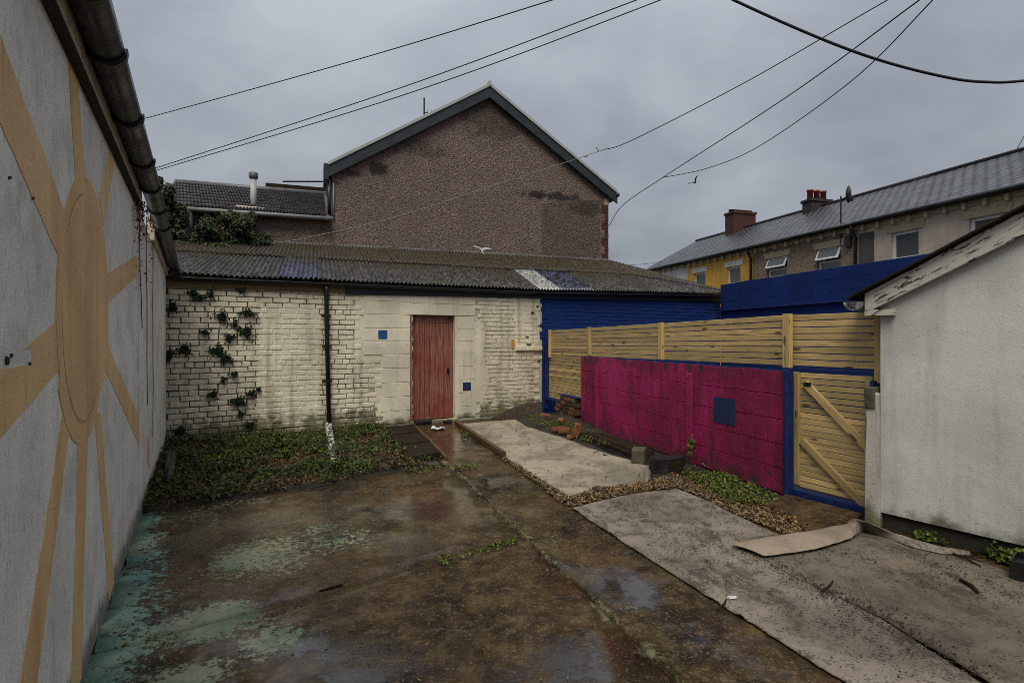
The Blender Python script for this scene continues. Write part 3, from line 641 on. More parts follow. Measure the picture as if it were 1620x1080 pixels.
# thick paint / render smeared over the middle panel and along the right
def blob(name, px, y0, m, par, amp=.03):
    pts = []
    for i in range(len(px)):
        a, b = px[i], px[(i + 1) % len(px)]; k = max(1, int(math.dist(a, b) / 5))
        for j in range(k):
            x, z_ = RW.hit(a[0] + (b[0] - a[0]) * j / k, a[1] + (b[1] - a[1]) * j / k); pts.append((x + nz(x, z_, 2, 11) * amp, z_ + nz(x, z_, 6, 11) * amp))
    return MB().prism(pts, y0, .003).build(name, m, par)
blob('render_patch', [(412, 484), (505, 488), (508, 560), (506, 620), (500, 672), (420, 676), (404, 655), (409, 570)], -.0075, M['cream'], wall)
blob('render_patch', [(752, 500), (768, 520), (764, 560), (774, 600), (758, 650), (751, 655)], -.014, M['cream_block'], wall)
blob('render_patch', [(812, 470), (853, 474), (854, 545), (815, 548)], -.0075, M['cream'], wall)
blob('bare_brick_patch', [(775, 662), (800, 650), (822, 640), (857, 634), (857, 663)], -.0165, M['grimbrick'], wall)
blob('render_patch', [(562, 466), (652, 470), (652, 668), (594, 676), (592, 584), (560, 568)], -.006, M['cream_block'], wall)
ob = MB(); x, z_ = RW.hit(811, 544); ob.cbox(x - .04, x + .03, -.03, 0, z_ - .1, z_ + .1, .01); ob.build('orange_bracket', M['orange'], wall)
x0, z0 = RW.hit(815, 553); x1, _ = RW.hit(856, 553); MB().cbox(x0, x1, -.06, 0, z0 - .02, z0 + .07, .01).build('ledge', M['cream_block'], wall)
for (px, py, w_, h_) in ((842, 495, .10, .07), (833, 533, .10, .05), (836, 545, .16, .06), (850, 485, .06, .08), (853, 515, .07, .03), (852, 571, .06, .05), (480, 480, .05, .03)):
    blob('chipped_hole', [(px + w_ * 37 * math.cos(a) * random.uniform(.5, 1), py + h_ * 37 * math.sin(a) * random.uniform(.5, 1)) for a in [k * .7 for k in range(9)]], -.0175, M['darkbase'], wall, .004)
# concrete blocks round the door
yb = [RW.hit(600, y)[1] for y in (676, 652, 629, 606, 583, 561, 540, 519, 497, 476, 455)]
for i in range(10):
    za_, zb_ = yb[i] + (.05 if i == 0 else 0), min(yb[i + 1], eave(s575) - .03)
    a = s575 if i >= 5 else s603 + .02 * (-1) ** i
    MB().cbox(a + .004, sD0 - .003, -.016, .01, za_ + .003, zb_ - .003, .006, .002).build('block', M['cream_block'], wall)
for i in range(10):
    za_, zb_ = yb[i] + (.06 if i == 0 else 0), yb[i + 1]
    if zb_ < zD + .05 and i < 8: MB().cbox(sD1 + .045, s751 - .004, -.016, .01, za_ + .002, zb_ - .002, .004, .002).build('block', M['cream_block'], wall)
zl = RW.hit(690, 481)[1]
MB().cbox(sD0 - .09, s751 - .003, -.021, .01, zD + .004, zl, .006).build('lintel', M['cream_block'], wall)
MB().cbox(sD0 + .0, s751 - .003, -.016, .01, zl + .006, eave(sD0) - .04, .006).build('block', M['cream_block'], wall)
MB().box(sD0 - .002, sD0 + .022, -.014, .16, .03, zD).build('door_jamb', M['red_door'], t); MB().box(sD1 - .02, sD1 + .043, -.012, .16, .03, zD).build('door_jamb', M['cream_block'], t)
MB().box(sD0 - .02, sD1 + .04, -.05, .22, -.03, .045).build('threshold', M['cream_block'], t, bevel=.01)
door = MB().box(sD0 + .024, sD1 - .022, .105, .13, .055, zD - .004).build('door', M['darkbase'], t)
npl = 9; pw = (sD1 - sD0 - .05) / npl
for i in range(npl):
    a = sD0 + .026 + i * pw; b = MB().cbox(a + .003, a + pw - .003, .075, .11, .06, zD - (.14 if 0 < i < npl - 1 else .02), .005); b.build('plank', M['red_door'], door)
MB().cbox(sD0 + .026 + pw, sD1 - .024 - pw, .072, .11, zD - .135, zD - .006, .006).build('top_rail', M['red_door'], door)
x, z_ = RW.hit(711, 586); MB().cbox(x - .018, x + .02, .045, .08, z_ - .05, z_ + .05, .008).tube([(x, .05, z_), (x, .02, z_), (x - .03, .015, z_)], .008, 6).build('latch', M['black'], door)
for (px, py, rr, mt) in ((605, 529, 7, 'teal_blue'), (738, 611, 6.2, 'navy')):
    a, zt = RW.hit(px - rr, py - rr); b, zb = RW.hit(px + rr, py + rr); MB().box(a, b, -.0205, -.01, zb, zt).build('painted_square', M[mt], wall)
# fascia, gutter, downpipe
s545 = RW.X(545)
def strip(a, b, y0, y1, dz0, dz1): return MB().hexa([(a, y0, eave(a) + dz0), (b, y0, eave(b) + dz0), (b, y0, eave(b) + dz1), (a, y0, eave(a) + dz1)], [(a, y1, eave(a) + dz0), (b, y1, eave(b) + dz0), (b, y1, eave(b) + dz1), (a, y1, eave(a) + dz1)])
strip(-.25, s545, -.04, .02, -.17, -.035).build('fascia_board', M['fasciawood'], t, bevel=.004)
strip(s545 + .003, sR + .05, -.045, .02, -.19, .03).build('fascia_board', M['blackpaint'], t, bevel=.004)
gr_ = MB(); gr_.grid([[(s, -.10 + .055 * math.cos(math.pi + math.pi * j / 8), eave(s) - .012 + .055 * math.sin(math.pi + math.pi * j / 8)) for j in range(9)] for s in np.linspace(-.2, sR, 30)])
gr_.build('gutter', M['black'], t, True, solid=.005, off=0)
a, z1 = RW.hit(516, 455, -.06); b, z0 = RW.hit(520.5, 688, -.06)
dp = MB().tube([(a - .0, -.1, eave(a) - .06), (a, -.075, eave(a) - .16), (a + (b - a) * .3, -.065, 1.6), (b, -.065, .12)], .038, 12).build('downpipe', M['black'], t, True)
for k in (.35, .62, .86): zc = .1 + k * 2.2; xc = b + (a - b) * k; MB().tube([(xc, -.065, zc - .02), (xc, -.065, zc + .02)], .046, 12).box(xc - .075, xc + .075, -.03, .0, zc - .015, zc + .015).build('pipe_bracket', M['black'], dp)
# corrugated roof
PIT = .079; roof_top = 3.80
cornk = GF.X(962); cw = GF.w(cornk, 0); ew = RW.w(sR + .35, -.16)
def rline(s):
    "plan start, plan end of the sheet line that leaves the eave at s"
    E = RW.w(s, -.16); lx = GF.l(E); k = lx[0]
    if k <= cornk: T = GF.w(k, -.004); zt = roof_top
    else:
        q = GF.l(ew); f = min(1, (k - cornk) / (q[0] - cornk)); yy = q[1] * f; T = GF.w(k, max(yy, lx[1])); zt = roof_top + (eave(sR) + .02 - roof_top) * f
    return E, T, zt
def rsheet(s0, s1, r0, r1, lift, m, name='roof_sheet'):
    n = max(8, int((s1 - s0) / PIT * 8)); P = []
    for i in range(n + 1):
        s = s0 + (s1 - s0) * i / n; E, T, zt = rline(s); c = .018 * math.cos(2 * math.pi * s / PIT); e = eave(s) + .03; rw = []
        for j in range(7):
            r = r0 + (r1 - r0) * j / 6
            rw.append((E[0] + (T[0] - E[0]) * r, E[1] + (T[1] - E[1]) * r, e + (zt - e) * r + c + lift + .012 * nz(s, r * 3, 0, 1.5)))
        P.append([RW.l(p) for p in rw])
    return MB().grid(P).build(name, m, t, True, solid=.008)
sW0, sW1, sB1 = RW.X(846), RW.X(882), RW.X(934); sb0, sb1 = RW.X(437), RW.X(503)
bl = [-.45, .45, sb0, sb0 + (sb1 - sb0) / 2, sb1]; x = sb1 + 1.0
while x < sW0 - .4: bl.append(x); x += 1.0
bl += [sW0, sW1, sB1]; x = sB1 + 1.05
while x < sR - .2: bl.append(x); x += 1.05
bl.append(sR + .34)
for i in range(len(bl) - 1):
    a, b = bl[i], bl[i + 1]; m = M['cement']
    if a == sb0 or a == bl[3]: m = M['bluesheet']
    if a == sW0: m = M['whitesheet']
    if a == sW1: m = M['bluesheet']
    hi = .42 if m is M['bluesheet'] and a < 4 else .55
    if m is M['bluesheet'] and a < 4: rsheet(a, b, .0, .40, .012 + random.uniform(0, .006), m); rsheet(a, b, .36, .57, .02, M['cement'])
    else: rsheet(a, b, .0, .55, random.uniform(0, .012), m)
x = -2.6
while x < sR + .3:
    b = min(x + 1.06, sR + .34); rsheet(x, b, .5, 1.0, .028 + random.uniform(0, .01), M['cement']); x = b
# ------------------------------------------------------------------ big gable house behind
t = fthing('gable_house', GF, 'large brown roughcast gable end rising behind the outbuilding', 'house')
GW = cornk; zE = GF.hit(525, 266)[1]; kA = GF.X(775); zA = GF.hit(775, 150)[1]; zE2 = zE - .02
MB().prism([(0, -.1), (GW, -.1), (GW, zE2), (kA, zA), (0, zE)], 0, .3).build('gable_wall', M['roughcast'], t)
MB().box(0.01, .31, .3005, 9, -.1, zE).build('side_wall', M['roughcast'], t); MB().box(GW - .31, GW - .01, .3005, 9, -.1, zE2).build('side_wall', M['roughcast'], t)
MB().prism([(0, -.1), (GW, -.1), (GW, zE2), (kA, zA), (0, zE)], 9, 9.3).build('back_wall', M['roughcast'], t)
kp = GF.X(857); MB().prism([(kp, 3.0), (GF.X(949), 3.0), (GF.X(949), GF.hit(949, 315)[1]), (kp + .5, GF.hit(880, 318)[1]), (kp, GF.hit(857, 322)[1])], -.008, .01).build('render_patch', M['roughcast2'], t)
oL, oR_ = GF.hit(519, 259), GF.hit(977, 304); top = GF.hit(775, 133)
# x at the overhang plane y=-.18
Y0 = -.14
pL, pT, pR = GF.hit(519, 257, Y0), GF.hit(775, 133, Y0), GF.hit(977, 303, Y0); th = .28
def barge(a, b, z_up, z_dn, y0, y1, nm, mt):
    A = [(a[0], y0, a[1] + z_dn), (b[0], y0, b[1] + z_dn), (b[0], y0, b[1] + z_up), (a[0], y0, a[1] + z_up)]
    MB().hexa(A, [(q[0], y1, q[2]) for q in A]).build(nm, mt, t, bevel=.006)
for a, b in ((pL, pT), (pT, pR)):
    barge(a, b, -.07, -.07 - th, Y0, Y0 + .04, 'barge_board', M['barge']); barge(a, b, .02, -.068, Y0 - .03, Y0 + .12, 'verge_cap', M['verge'])
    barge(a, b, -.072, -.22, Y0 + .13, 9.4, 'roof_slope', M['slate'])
x = pT[0]; MB().box(x - .035, x + .035, Y0 - .04, Y0 + .14, pT[1] - .06, pT[1] + .07).build('ridge_finial', M['verge'], t)
# corner box at the left eave: gutter end and downpipe
MB().cbox(pL[0] - .10, pL[0] + .02, Y0 - .01, .6, pL[1] - .42, pL[1] - .02, .01).build('eave_box', M['gutter'], t)
MB().tube([(-.06, -.06, zE - .3), (-.06, -.05, 4.55)], .04, 10).build('downpipe', M['gutter'], t, True); MB().tube([(.04, -.03, zE - .35), (.04, -.03, 4.45)], .02, 8).build('vent_pipe', M['greypipe'], t, True)
MB().tube([(pR[0] + .0, Y0 - .02, pR[1] - .1), (pR[0] + .02, 1.2, pR[1] - .1)], .06, 10).build('gutter', M['black'], t, True)
# toothed brick quoins at the right corner
k = 0; z = 3.55
while z < zE2 - .28:
    wq = .21 if (k // 3) % 2 else .11
    MB().cbox(GW - wq, GW + .006, -.016, .05, z + .003, z + .072, .005, .003).build('quoin_brick', M['redbrick'], t); z += .077; k += 1
MB().box(GW - .13, GW + .01, -.018, .05, zE2 - .27, zE2 - .1).build('kneeler_stone', M['lintel'], t)
MB().hexa([(-4.6, -.09, roof_top + .0), (GW + .04, -.09, roof_top - .0), (GW + .04, -.004, roof_top + .065), (-4.6, -.004, roof_top + .065)], [(-4.6, -.078, roof_top - .012), (GW + .04, -.078, roof_top - .012), (GW + .04, -.001, roof_top + .053), (-4.6, -.001, roof_top + .053)]).build('lead_flashing', M['lead'], t)
# aerial on the roof
ax, az = GF.hit(671, 185, 1.2); an = MB(); zt = GF.hit(671, 155, 1.2)[1]
an.tube([(ax, 1.2, az - .4), (ax, 1.2, zt)], .022, 6).tube([(ax - .02, 1.2, az - .0 + .12), (ax + .30, 1.2, az + .12)], .012, 5)
for q in (.1, .2, .28): an.tube([(ax + q, 1.2, az + .05), (ax + q, 1.2, az + .2)], .008, 5)
an.build('aerial', M['black'], t)
# ------------------------------------------------------------------ lower tiled house on the left
t = fthing('tiled_annexe', GF, 'low roughcast annexe with rolled dark tile roof left of the gable', 'house')
zeT = 4.50; yr, zr = 2.62, 5.68
xL = GF.l((-7.94, 12.15))[0]
MB().prism([(xL + .15, -.1), (-.003, -.1), (-.003, zeT), (xL + .15, zeT)], .012, .3).build('front_wall', M['roughcast'], t)
MB().add([(xL + .15, .3005, -.1), (xL + .15, 5.2, -.1), (xL + .15, 5.2, zeT), (xL + .15, yr, zr - .1), (xL + .15, .3005, zeT)], [(0, 1, 2, 3, 4)]).build('side_wall', M['roughcast'], t, solid=.2)
MB().hexa([(xL, -.12, zeT - .06), (-.02, -.12, zeT - .06), (-.02, yr, zr - .06), (xL, yr, zr - .06)], [(xL, -.12, zeT - .12), (-.02, -.12, zeT - .12), (-.02, yr, zr - .12), (xL, yr, zr - .12)]).build('roof_deck', M['oldwood'], t)
MB().hexa([(xL, yr, zr - .06), (-.02, yr, zr - .06), (-.02, 5.3, zeT - .06), (xL, 5.3, zeT - .06)], [(xL, yr, zr - .12), (-.02, yr, zr - .12), (-.02, 5.3, zeT - .12), (xL, 5.3, zeT - .12)]).build('back_slope', M['tile'], t)
nr, nc = 8, 26; tw = (-.14 - xL) / nc; sl = math.hypot(yr + .12, zr - zeT) / nr; pit = math.atan2(zr - zeT, yr + .12)
pr = [(i / 16 * tw, .046 * (.5 + .5 * math.cos(4 * math.pi * i / 16)) ** .6) for i in range(17)]
tm = MB(); L_ = sl + .07
P = [[(x - tw / 2, .004, h - .055), (x - tw / 2, 0, h), (x - tw / 2, L_, h - .07)] for x, h in pr]
tm.grid(P); tme = tm.mesh('tile', False); tme.materials.append(M['tile'])
roofp = MB().tube([(xL - .04, yr, zr), (-.02, yr, zr)], .085, 10).build('tile_roof', M['tile'], t, True)   # the ridge carries the tiles
for r in range(nr):
    for c in range(nc):
        y = -.16 + (yr + .12) * r / nr; zq = zeT - .02 + (zr - zeT) * r / nr + .05
        link('tile', tme, None, roofp, (xL + tw * (c + .5), y + random.uniform(-.006, .006), zq + random.uniform(-.003, .003)), (pit + R(random.uniform(-.6, .6)), 0, R(random.uniform(-.5, .5))))
# verge mortar by the gable, gutter, pipe, flue
MB().hexa([(-.14, -.1, zeT - .04), (-.03, -.1, zeT - .04), (-.03, yr, zr + .03), (-.14, yr, zr + .03)], [(-.14, -.1, zeT - .09), (-.03, -.1, zeT - .09), (-.03, yr, zr - .03), (-.14, yr, zr - .03)]).build('lead_verge', M['lead'], t)
MB().tube([(xL + .3, -.2, zeT - .07), (.03, -.2, zeT - .07)], .048, 10).build('gutter', M['greypipe'], t, True)
xp = GF.X(302, -.1); MB().tube([(xp, -.17, zeT - .1), (xp, -.08, zeT - .3), (xp, -.08, 3.9)], .045, 10).build('downpipe', M['greypipe'], t, True)
xf, zf = GF.hit(401, 322, .55); zf2 = GF.hit(401, 274, .55)[1]
fl = MB().tube([(xf, .55, zf - .25), (xf, .55, zf2 - .1)], .068, 14).build('flue', M['flue'], t, True); MB().tube([(xf, .55, zf2 - .13), (xf, .55, zf2 - .09), (xf, .55, zf2 + .0), (xf, .55, zf2 + .015)], [.09, .105, .105, .085], 14).build('cowl', M['lead'], fl, True)
MB().cbox(xf - .3, xf + .28, -.12, .2, zeT + .02, zeT + .11, .02, .015).build('mortar_patch', M['wallcap'], t)
d0, d1 = GF.hit(420, 289, 5.0), GF.hit(519, 293, 5.0); MB().box(d0[0], d1[0], 5, 7, d0[1] - .6, d0[1] + .0).build('flat_dormer', M['oldwood'], t)
MB().tube([(d0[0] + .5, 5, d0[1] + .09), (d1[0], 5, d1[1] + .12)], .03, 6).build('dormer_rail', M['gutter'], t)

# ------------------------------------------------------------------ pink block wall
t = fthing('pink_block_wall', PF, 'chest-high magenta painted block wall with a navy square', 'wall')
xa, xb = PF.X(919), PF.X(1240); zP = 1.27
MB().box(xa + .01, xb - .01, .012, .07, -.05, zP - .02).build('core', M['pink'], t)
rows_ = [0.02, .27, .52, .77, 1.02, 1.27]; piers = [(PF.X(942), PF.X(947)), (PF.X(1088), PF.X(1097))]
for i in range(5):
    x = xa; lens = []
    x = xa - (.25 if i % 2 else 0)
    while x < xb - .05:
        e = min(x + .5 + random.uniform(-.01, .01), xb)
        if xb - e < .12: e = xb
        a = max(x, xa)
        if e - a > .06:
            zt = rows_[i + 1] + (.012 * nz(a, 0, 0, 3) + .0 if i == 4 else 0)
            MB().cbox(a + .001, e - .001, 0 + random.uniform(-.002, .002),   .075 if i == 4 else .014, rows_[i] + .0015, zt - .0015, .005, .003).build('block', M['pink'], t)
        x = e
for a, b in piers: MB().cbox(a, b, -.035, .01, 0, 1.16, .012, .006).build('pier_strip', M['pink'], t)
x0, z1 = PF.hit(1130, 626); x1, z0 = PF.hit(1163, 672); MB().box(x0, x1, -.0068, .005, z0 - .01, z1 - .005).build('painted_square', M['navy'], t)
MB().cbox(xb + .003, xb + .06, -.025, .066, -.03, 1.29, .010, .004).build('blue_end_post', M['blue_gloss'], t)
cap = MB(); 
for i in range(60):
    a = xa + (xb - xa) * i / 60; b = xa + (xb - xa) * (i + 1) / 60; h = .004 + .012 * abs(nz(a, 3, 0, 4)); cap.box(a, b, .02, .073, zP - .03, zP + h)
cap.build('blue_top_strip', M['blue_gloss'], t)
# ------------------------------------------------------------------ slatted timber fence
t = fthing('slatted_fence', PF, 'pale treated-timber slatted fence standing behind and above the pink wall', 'fence')
def ftop(x): return 1.775 + .07 * x / 6.4
xs_ = [PF.X(868, .1), PF.X(929, .06), PF.X(1042, .06), PF.X(1241, .06), PF.X(1241, .06)]
SP = .0655
for i in range(3):
    a, b = xs_[i], xs_[i + 1]; zt = ftop((a + b) / 2); z = zt - SP; zb = 1.285
    me = None
    if i == 0: zb = .36
    while z > zb - .02:
        bb = b
        if me is None: me = MB().cbox(-(bb - a) / 2, (bb - a) / 2, 0, .019, 0, SP - .008, .003).mesh('slat'); me.materials.append(M['slat'])
        link('slat', me, None, t, ((a + bb) / 2, .105 + random.uniform(-.003, .003), z + random.uniform(-.002, .002)), (R(random.uniform(-2, 2)), math.atan2(.07, 6.4) * -1 + R(random.uniform(-.15, .15)), 0)); z -= SP
for i, px in enumerate((867, 929, 1042, 1241)):
    x = PF.X(px, .04); wd = .045 if i else .03
    MB().cbox(x - wd, x + wd, .055, .104, 1.30 if i else 1.2, ftop(x) + .004, .004).build('post', M['postwood'], t)
MB().box(xs_[0] - .09, xs_[0] - .02, .02, .10, .1, 1.55).build('blue_frame', M['blue_gloss'], t); MB().box(xs_[0] - .018, xa - .002, .03, .10, .30, .36).build('blue_frame', M['blue_gloss'], t)
# last bay over the gate, and the gate
xg1 = GT.X(1394, .1); a = -.03; me = MB().cbox(-(xg1 - a) / 2, (xg1 - a) / 2, 0, .019, 0, SP - .008, .003).mesh('slat'); me.materials.append(M['slat'])
c = GT.w((a + xg1) / 2, .10)
def pl(p): q = PF.l(p); return (q[0], q[1], p[2])
z = 1.846 - SP
while z > 1.30:
    link('slat', me, None, t, pl((c[0], c[1], z)), (0, 0, GT.ang - PF.ang)); z -= SP
q = pl(GT.w(xg1 - .02, .08, 0)); MB().cbox(-.03, .03, 0, .045, 1.2, 1.86, .004).build('post', M['postwood'], t, loc=(q[0], q[1], 0), rot=(0, 0, GT.ang - PF.ang))
q = pl(GT.w(.03, .09, 0)); MB().box(0, xg1 - .03, 0, .05, 1.283, 1.298).build('blue_rail', M['blue_gloss'], t, loc=(q[0], q[1], 0), rot=(0, 0, GT.ang - PF.ang))
t = fthing('timber_gate', GT, 'slatted timber gate with two diagonal braces beside the white shed', 'gate')
xl_, xr_ = .055, GT.X(1380, .1); zg0, zg1 = .10, 1.262
n = 20; ph = (zg1 - zg0) / n; me = MB().cbox(-(xr_ - xl_) / 2, (xr_ - xl_) / 2, 0, .019, 0, ph - .008, .003).mesh('slat'); me.materials.append(M['slat'])
for i in range(n): link('slat', me, None, t, ((xl_ + xr_) / 2, .10 + random.uniform(-.001, .001), zg0 + i * ph), (0, R(random.uniform(-.25, .25)), 0))
xs1 = GT.X(1259, .07); MB().cbox(xs1 - .032, xs1 + .032, .068, .0985, zg0 + .02, zg1 - .005, .004).build('stile', M['postwood'], t); MB().cbox(xr_ - .05, xr_ + .015, .068, .0985, zg0 + .02, zg1 - .005, .004).build('stile', M['postwood'], t)
for (p0, p1) in (((1272, 606), (1374, 712)), ((1267, 697), (1370, 803))):
    A, B = GT.hit(*p0, .07), GT.hit(*p1, .07); hw = .036; dx, dz = B[0] - A[0], B[1] - A[1]; L = math.hypot(dx, dz)
    MB().cbox(0, L, 0, .028, -hw, hw, .004).build('brace', M['slat'], t, loc=(A[0], .070, A[1]), rot=(0, -math.atan2(dz, dx), 0))
x, z_ = GT.hit(1278, 608, .06); MB().cbox(x - .05, x + .03, .064, .069, z_ - .02, z_ + .02, .002).build('hinge', M['black'], t)
MB().box(0.02, xr_ + .03, .02, .12, .0, .075).build('blue_sill', M['blue_gloss'], t); MB().box(xr_ + .018, xr_ + .05, .03, .12, .0, 1.22).build('blue_jamb', M['blue_gloss'], t)
# threshold slab in front of the gate
p = [g(1205, 800), g(1245, 786), (GT.w(xr_ - .02, 0)), g(1335, 838), g(1275, 845)]
tag(MB().slab([q[:2] for q in p], -.02, .035).build('gate_slab', M['concrete'], bevel=.012), 'wet concrete slab in front of the timber gate', 'slab')

# low brick stub between fence and pink wall
t = thing('brick_stub', 'low stub of bare bricks with blue paint on top beside the pink wall', 'wall', PF.w(0, 0), PF.ang)
a0, a1 = PF.X(886), xa - .01
for r in range(6):
    x = a0 + (.06 if r % 2 else 0) + (.0 if r < 4 else .1)
    if r == 5: x += .1
    while x < a1 - .06:
        e = min(x + .21, a1); MB().cbox(x, e - .008, -.12 + random.uniform(-.008, .008), .05, .03 + r * .078, .03 + r * .078 + .068, .008, .007).build('brick', random.choice([M['darkbrick'], M['darkbrick'], M['brownbrick'], M['grimbrick']]), t); x = e
MB().cbox(a0 + .1, a1, -.10, .05, .50, .515, .004, .004).build('blue_paint_cap', M['blue_gloss'], t)

# ------------------------------------------------------------------ white shed on the right
t = fthing('white_shed', SF, 'white rendered shed at the right edge with flaking barge board', 'shed')
XE = 4.6; zc = SF.hit(1394, 486)[1]; sl_ = .5
def stop(x): return zc + .05 + sl_ * min(x, 2.3) - (sl_ * (x - 2.3) if x > 2.3 else 0)
MB().prism([(0, .12), (XE, .12), (XE, stop(XE)), (2.3, stop(2.3)), (0, stop(0))], 0, .2).build('end_wall', M['shed_white'], t)
MB().prism([(.01, -.05), (XE, -.05), (XE, .12), (.01, .12)], .03, .2).build('plinth', M['darkbase'], t)
MB().box(0.012, .2, .2005, 4, -.05, stop(0) - .02).build('side_wall', M['shed_white'], t)
bt = SF.hit(1382, 470, -.06); 
def bz(x, d): return zc + .02 + sl_ * x + d
A = [(-.10, -.06, bz(-.10, -.02)), (2.3, -.06, bz(2.3, -.02)), (2.3, -.06, bz(2.3, .15)), (-.10, -.06, bz(-.10, .15))]
MB().hexa(A, [(q[0], -.022, q[2]) for q in A]).build('barge_board', M['flaky'], t, bevel=.004)
A2 = [(4.7, -.06, bz(-.10, -.02)), (2.304, -.06, bz(2.3, -.02)), (2.304, -.06, bz(2.3, .15)), (4.7, -.06, bz(-.10, .15))]
MB().hexa(A2, [(q[0], -.022, q[2]) for q in A2]).build('barge_board', M['flaky'], t, bevel=.004)
MB().box(-.10, .12, -.058, -.001, bz(-.1, -.02) - .02, bz(-.1, -.02) + .03).build('barge_foot', M['flaky'], t)
for (a, b) in ((-.22, 2.3), (4.82, 2.3)):
    q = [(a, -.12, bz(-.22, .16)), (b, -.12, bz(2.3, .16)), (b, 4.1, bz(2.3, .16)), (a, 4.1, bz(-.22, .16))]
    MB().hexa(q, [(v[0], v[1], v[2] + .02) for v in q]).build('roof_slope', M['oldwood'], t, bevel=.004)
sg = MB(); sg.grid([[(-.19 + .075 * math.cos(math.pi + math.pi * j / 8), y, bz(-.19, .13) + .075 * math.sin(math.pi + math.pi * j / 8)) for j in range(9)] for y in (-.07, 4)])
sg.build('gutter', M['whitesheet'], t, True, solid=.006, off=0)
ce = [(-.19 + .074 * math.cos(math.pi + math.pi * j / 8), -.068, bz(-.19, .13) + .074 * math.sin(math.pi + math.pi * j / 8)) for j in range(9)]; MB().add(ce, [tuple(range(9))]).build('gutter_stop_end', M['whitesheet'], t, solid=.006)
# broken gate pier against the corner
p0 = SF.l(GT.w(xr_ + .055, .03, 0)); 
pp = [(-.115, -.05), (.004, -.05), (.0, .4), (-.004, 1.12), (-.045, 1.15), (-.10, 1.16), (-.112, 1.02), (-.098, .9), (-.11, .6)]
MB().prism(pp, -.03, .12).build('gate_pier', M['pier'], t, bevel=.008)
MB().cbox(-.115, -.02, -.045, .1, 1.0, 1.18, .012, .01).build('pier_cap', M['blockgrey'], t)

# ------------------------------------------------------------------ tall blue wall
t = fthing('tall_blue_wall', BW, 'tall cobalt-blue painted block wall behind the slatted fence', 'wall')
XB = 9.5; hB = 3.0
MB().box(0, XB, .012, .2, -.05, hB - .03).build('core', M['blue'], t)
z = 1.4; r = 0
while z < hB - .1:
    x = -(.22 if r % 2 else 0)
    while x < XB:
        e = x + .45; a, b = max(x, 0), min(e, XB)
        if b - a > .05: MB().cbox(a + .001, b - .001, random.uniform(-.002, .002), .205 if z + .23 > hB - .15 else .014, z + .001, min(z + .228, hB) + (.012 * nz(a, z, 0, 3) if z + .3 > hB else 0), .004, .003).build('block', M['blue'], t)
        x = e
    z += .229; r += 1
MB().cbox(.02, XB, -.07, .0, 2.30, 2.335, .006, .002).build('ledge', M['blue_gloss'], t)

# ------------------------------------------------------------------ terrace of houses
ZE, RD, RZ = 5.46, 3.35, 7.43
def wall_holes(x0, x1, z0, z1, holes, dep=.16):
    xs = sorted({x0, x1, *[h[0] for h in holes], *[h[1] for h in holes]}); zs = sorted({z0, z1, *[h[2] for h in holes], *[h[3] for h in holes]}); m = MB()
    for i in range(len(xs) - 1):
        for j in range(len(zs) - 1):
            cx, cz = (xs[i] + xs[i + 1]) / 2, (zs[j] + zs[j + 1]) / 2
            if any(h[0] < cx < h[1] and h[2] < cz < h[3] for h in holes): continue
            m.add([(xs[i], 0, zs[j]), (xs[i + 1], 0, zs[j]), (xs[i + 1], 0, zs[j + 1]), (xs[i], 0, zs[j + 1])], [(0, 1, 2, 3)])
    for a, b, c, d in holes:
        m.add([(a, 0, c), (b, 0, c), (b, 0, d), (a, 0, d), (a, dep, c), (b, dep, c), (b, dep, d), (a, dep, d)], [(0, 1, 5, 4), (1, 2, 6, 5), (2, 3, 7, 6), (3, 0, 4, 7)])
    return m
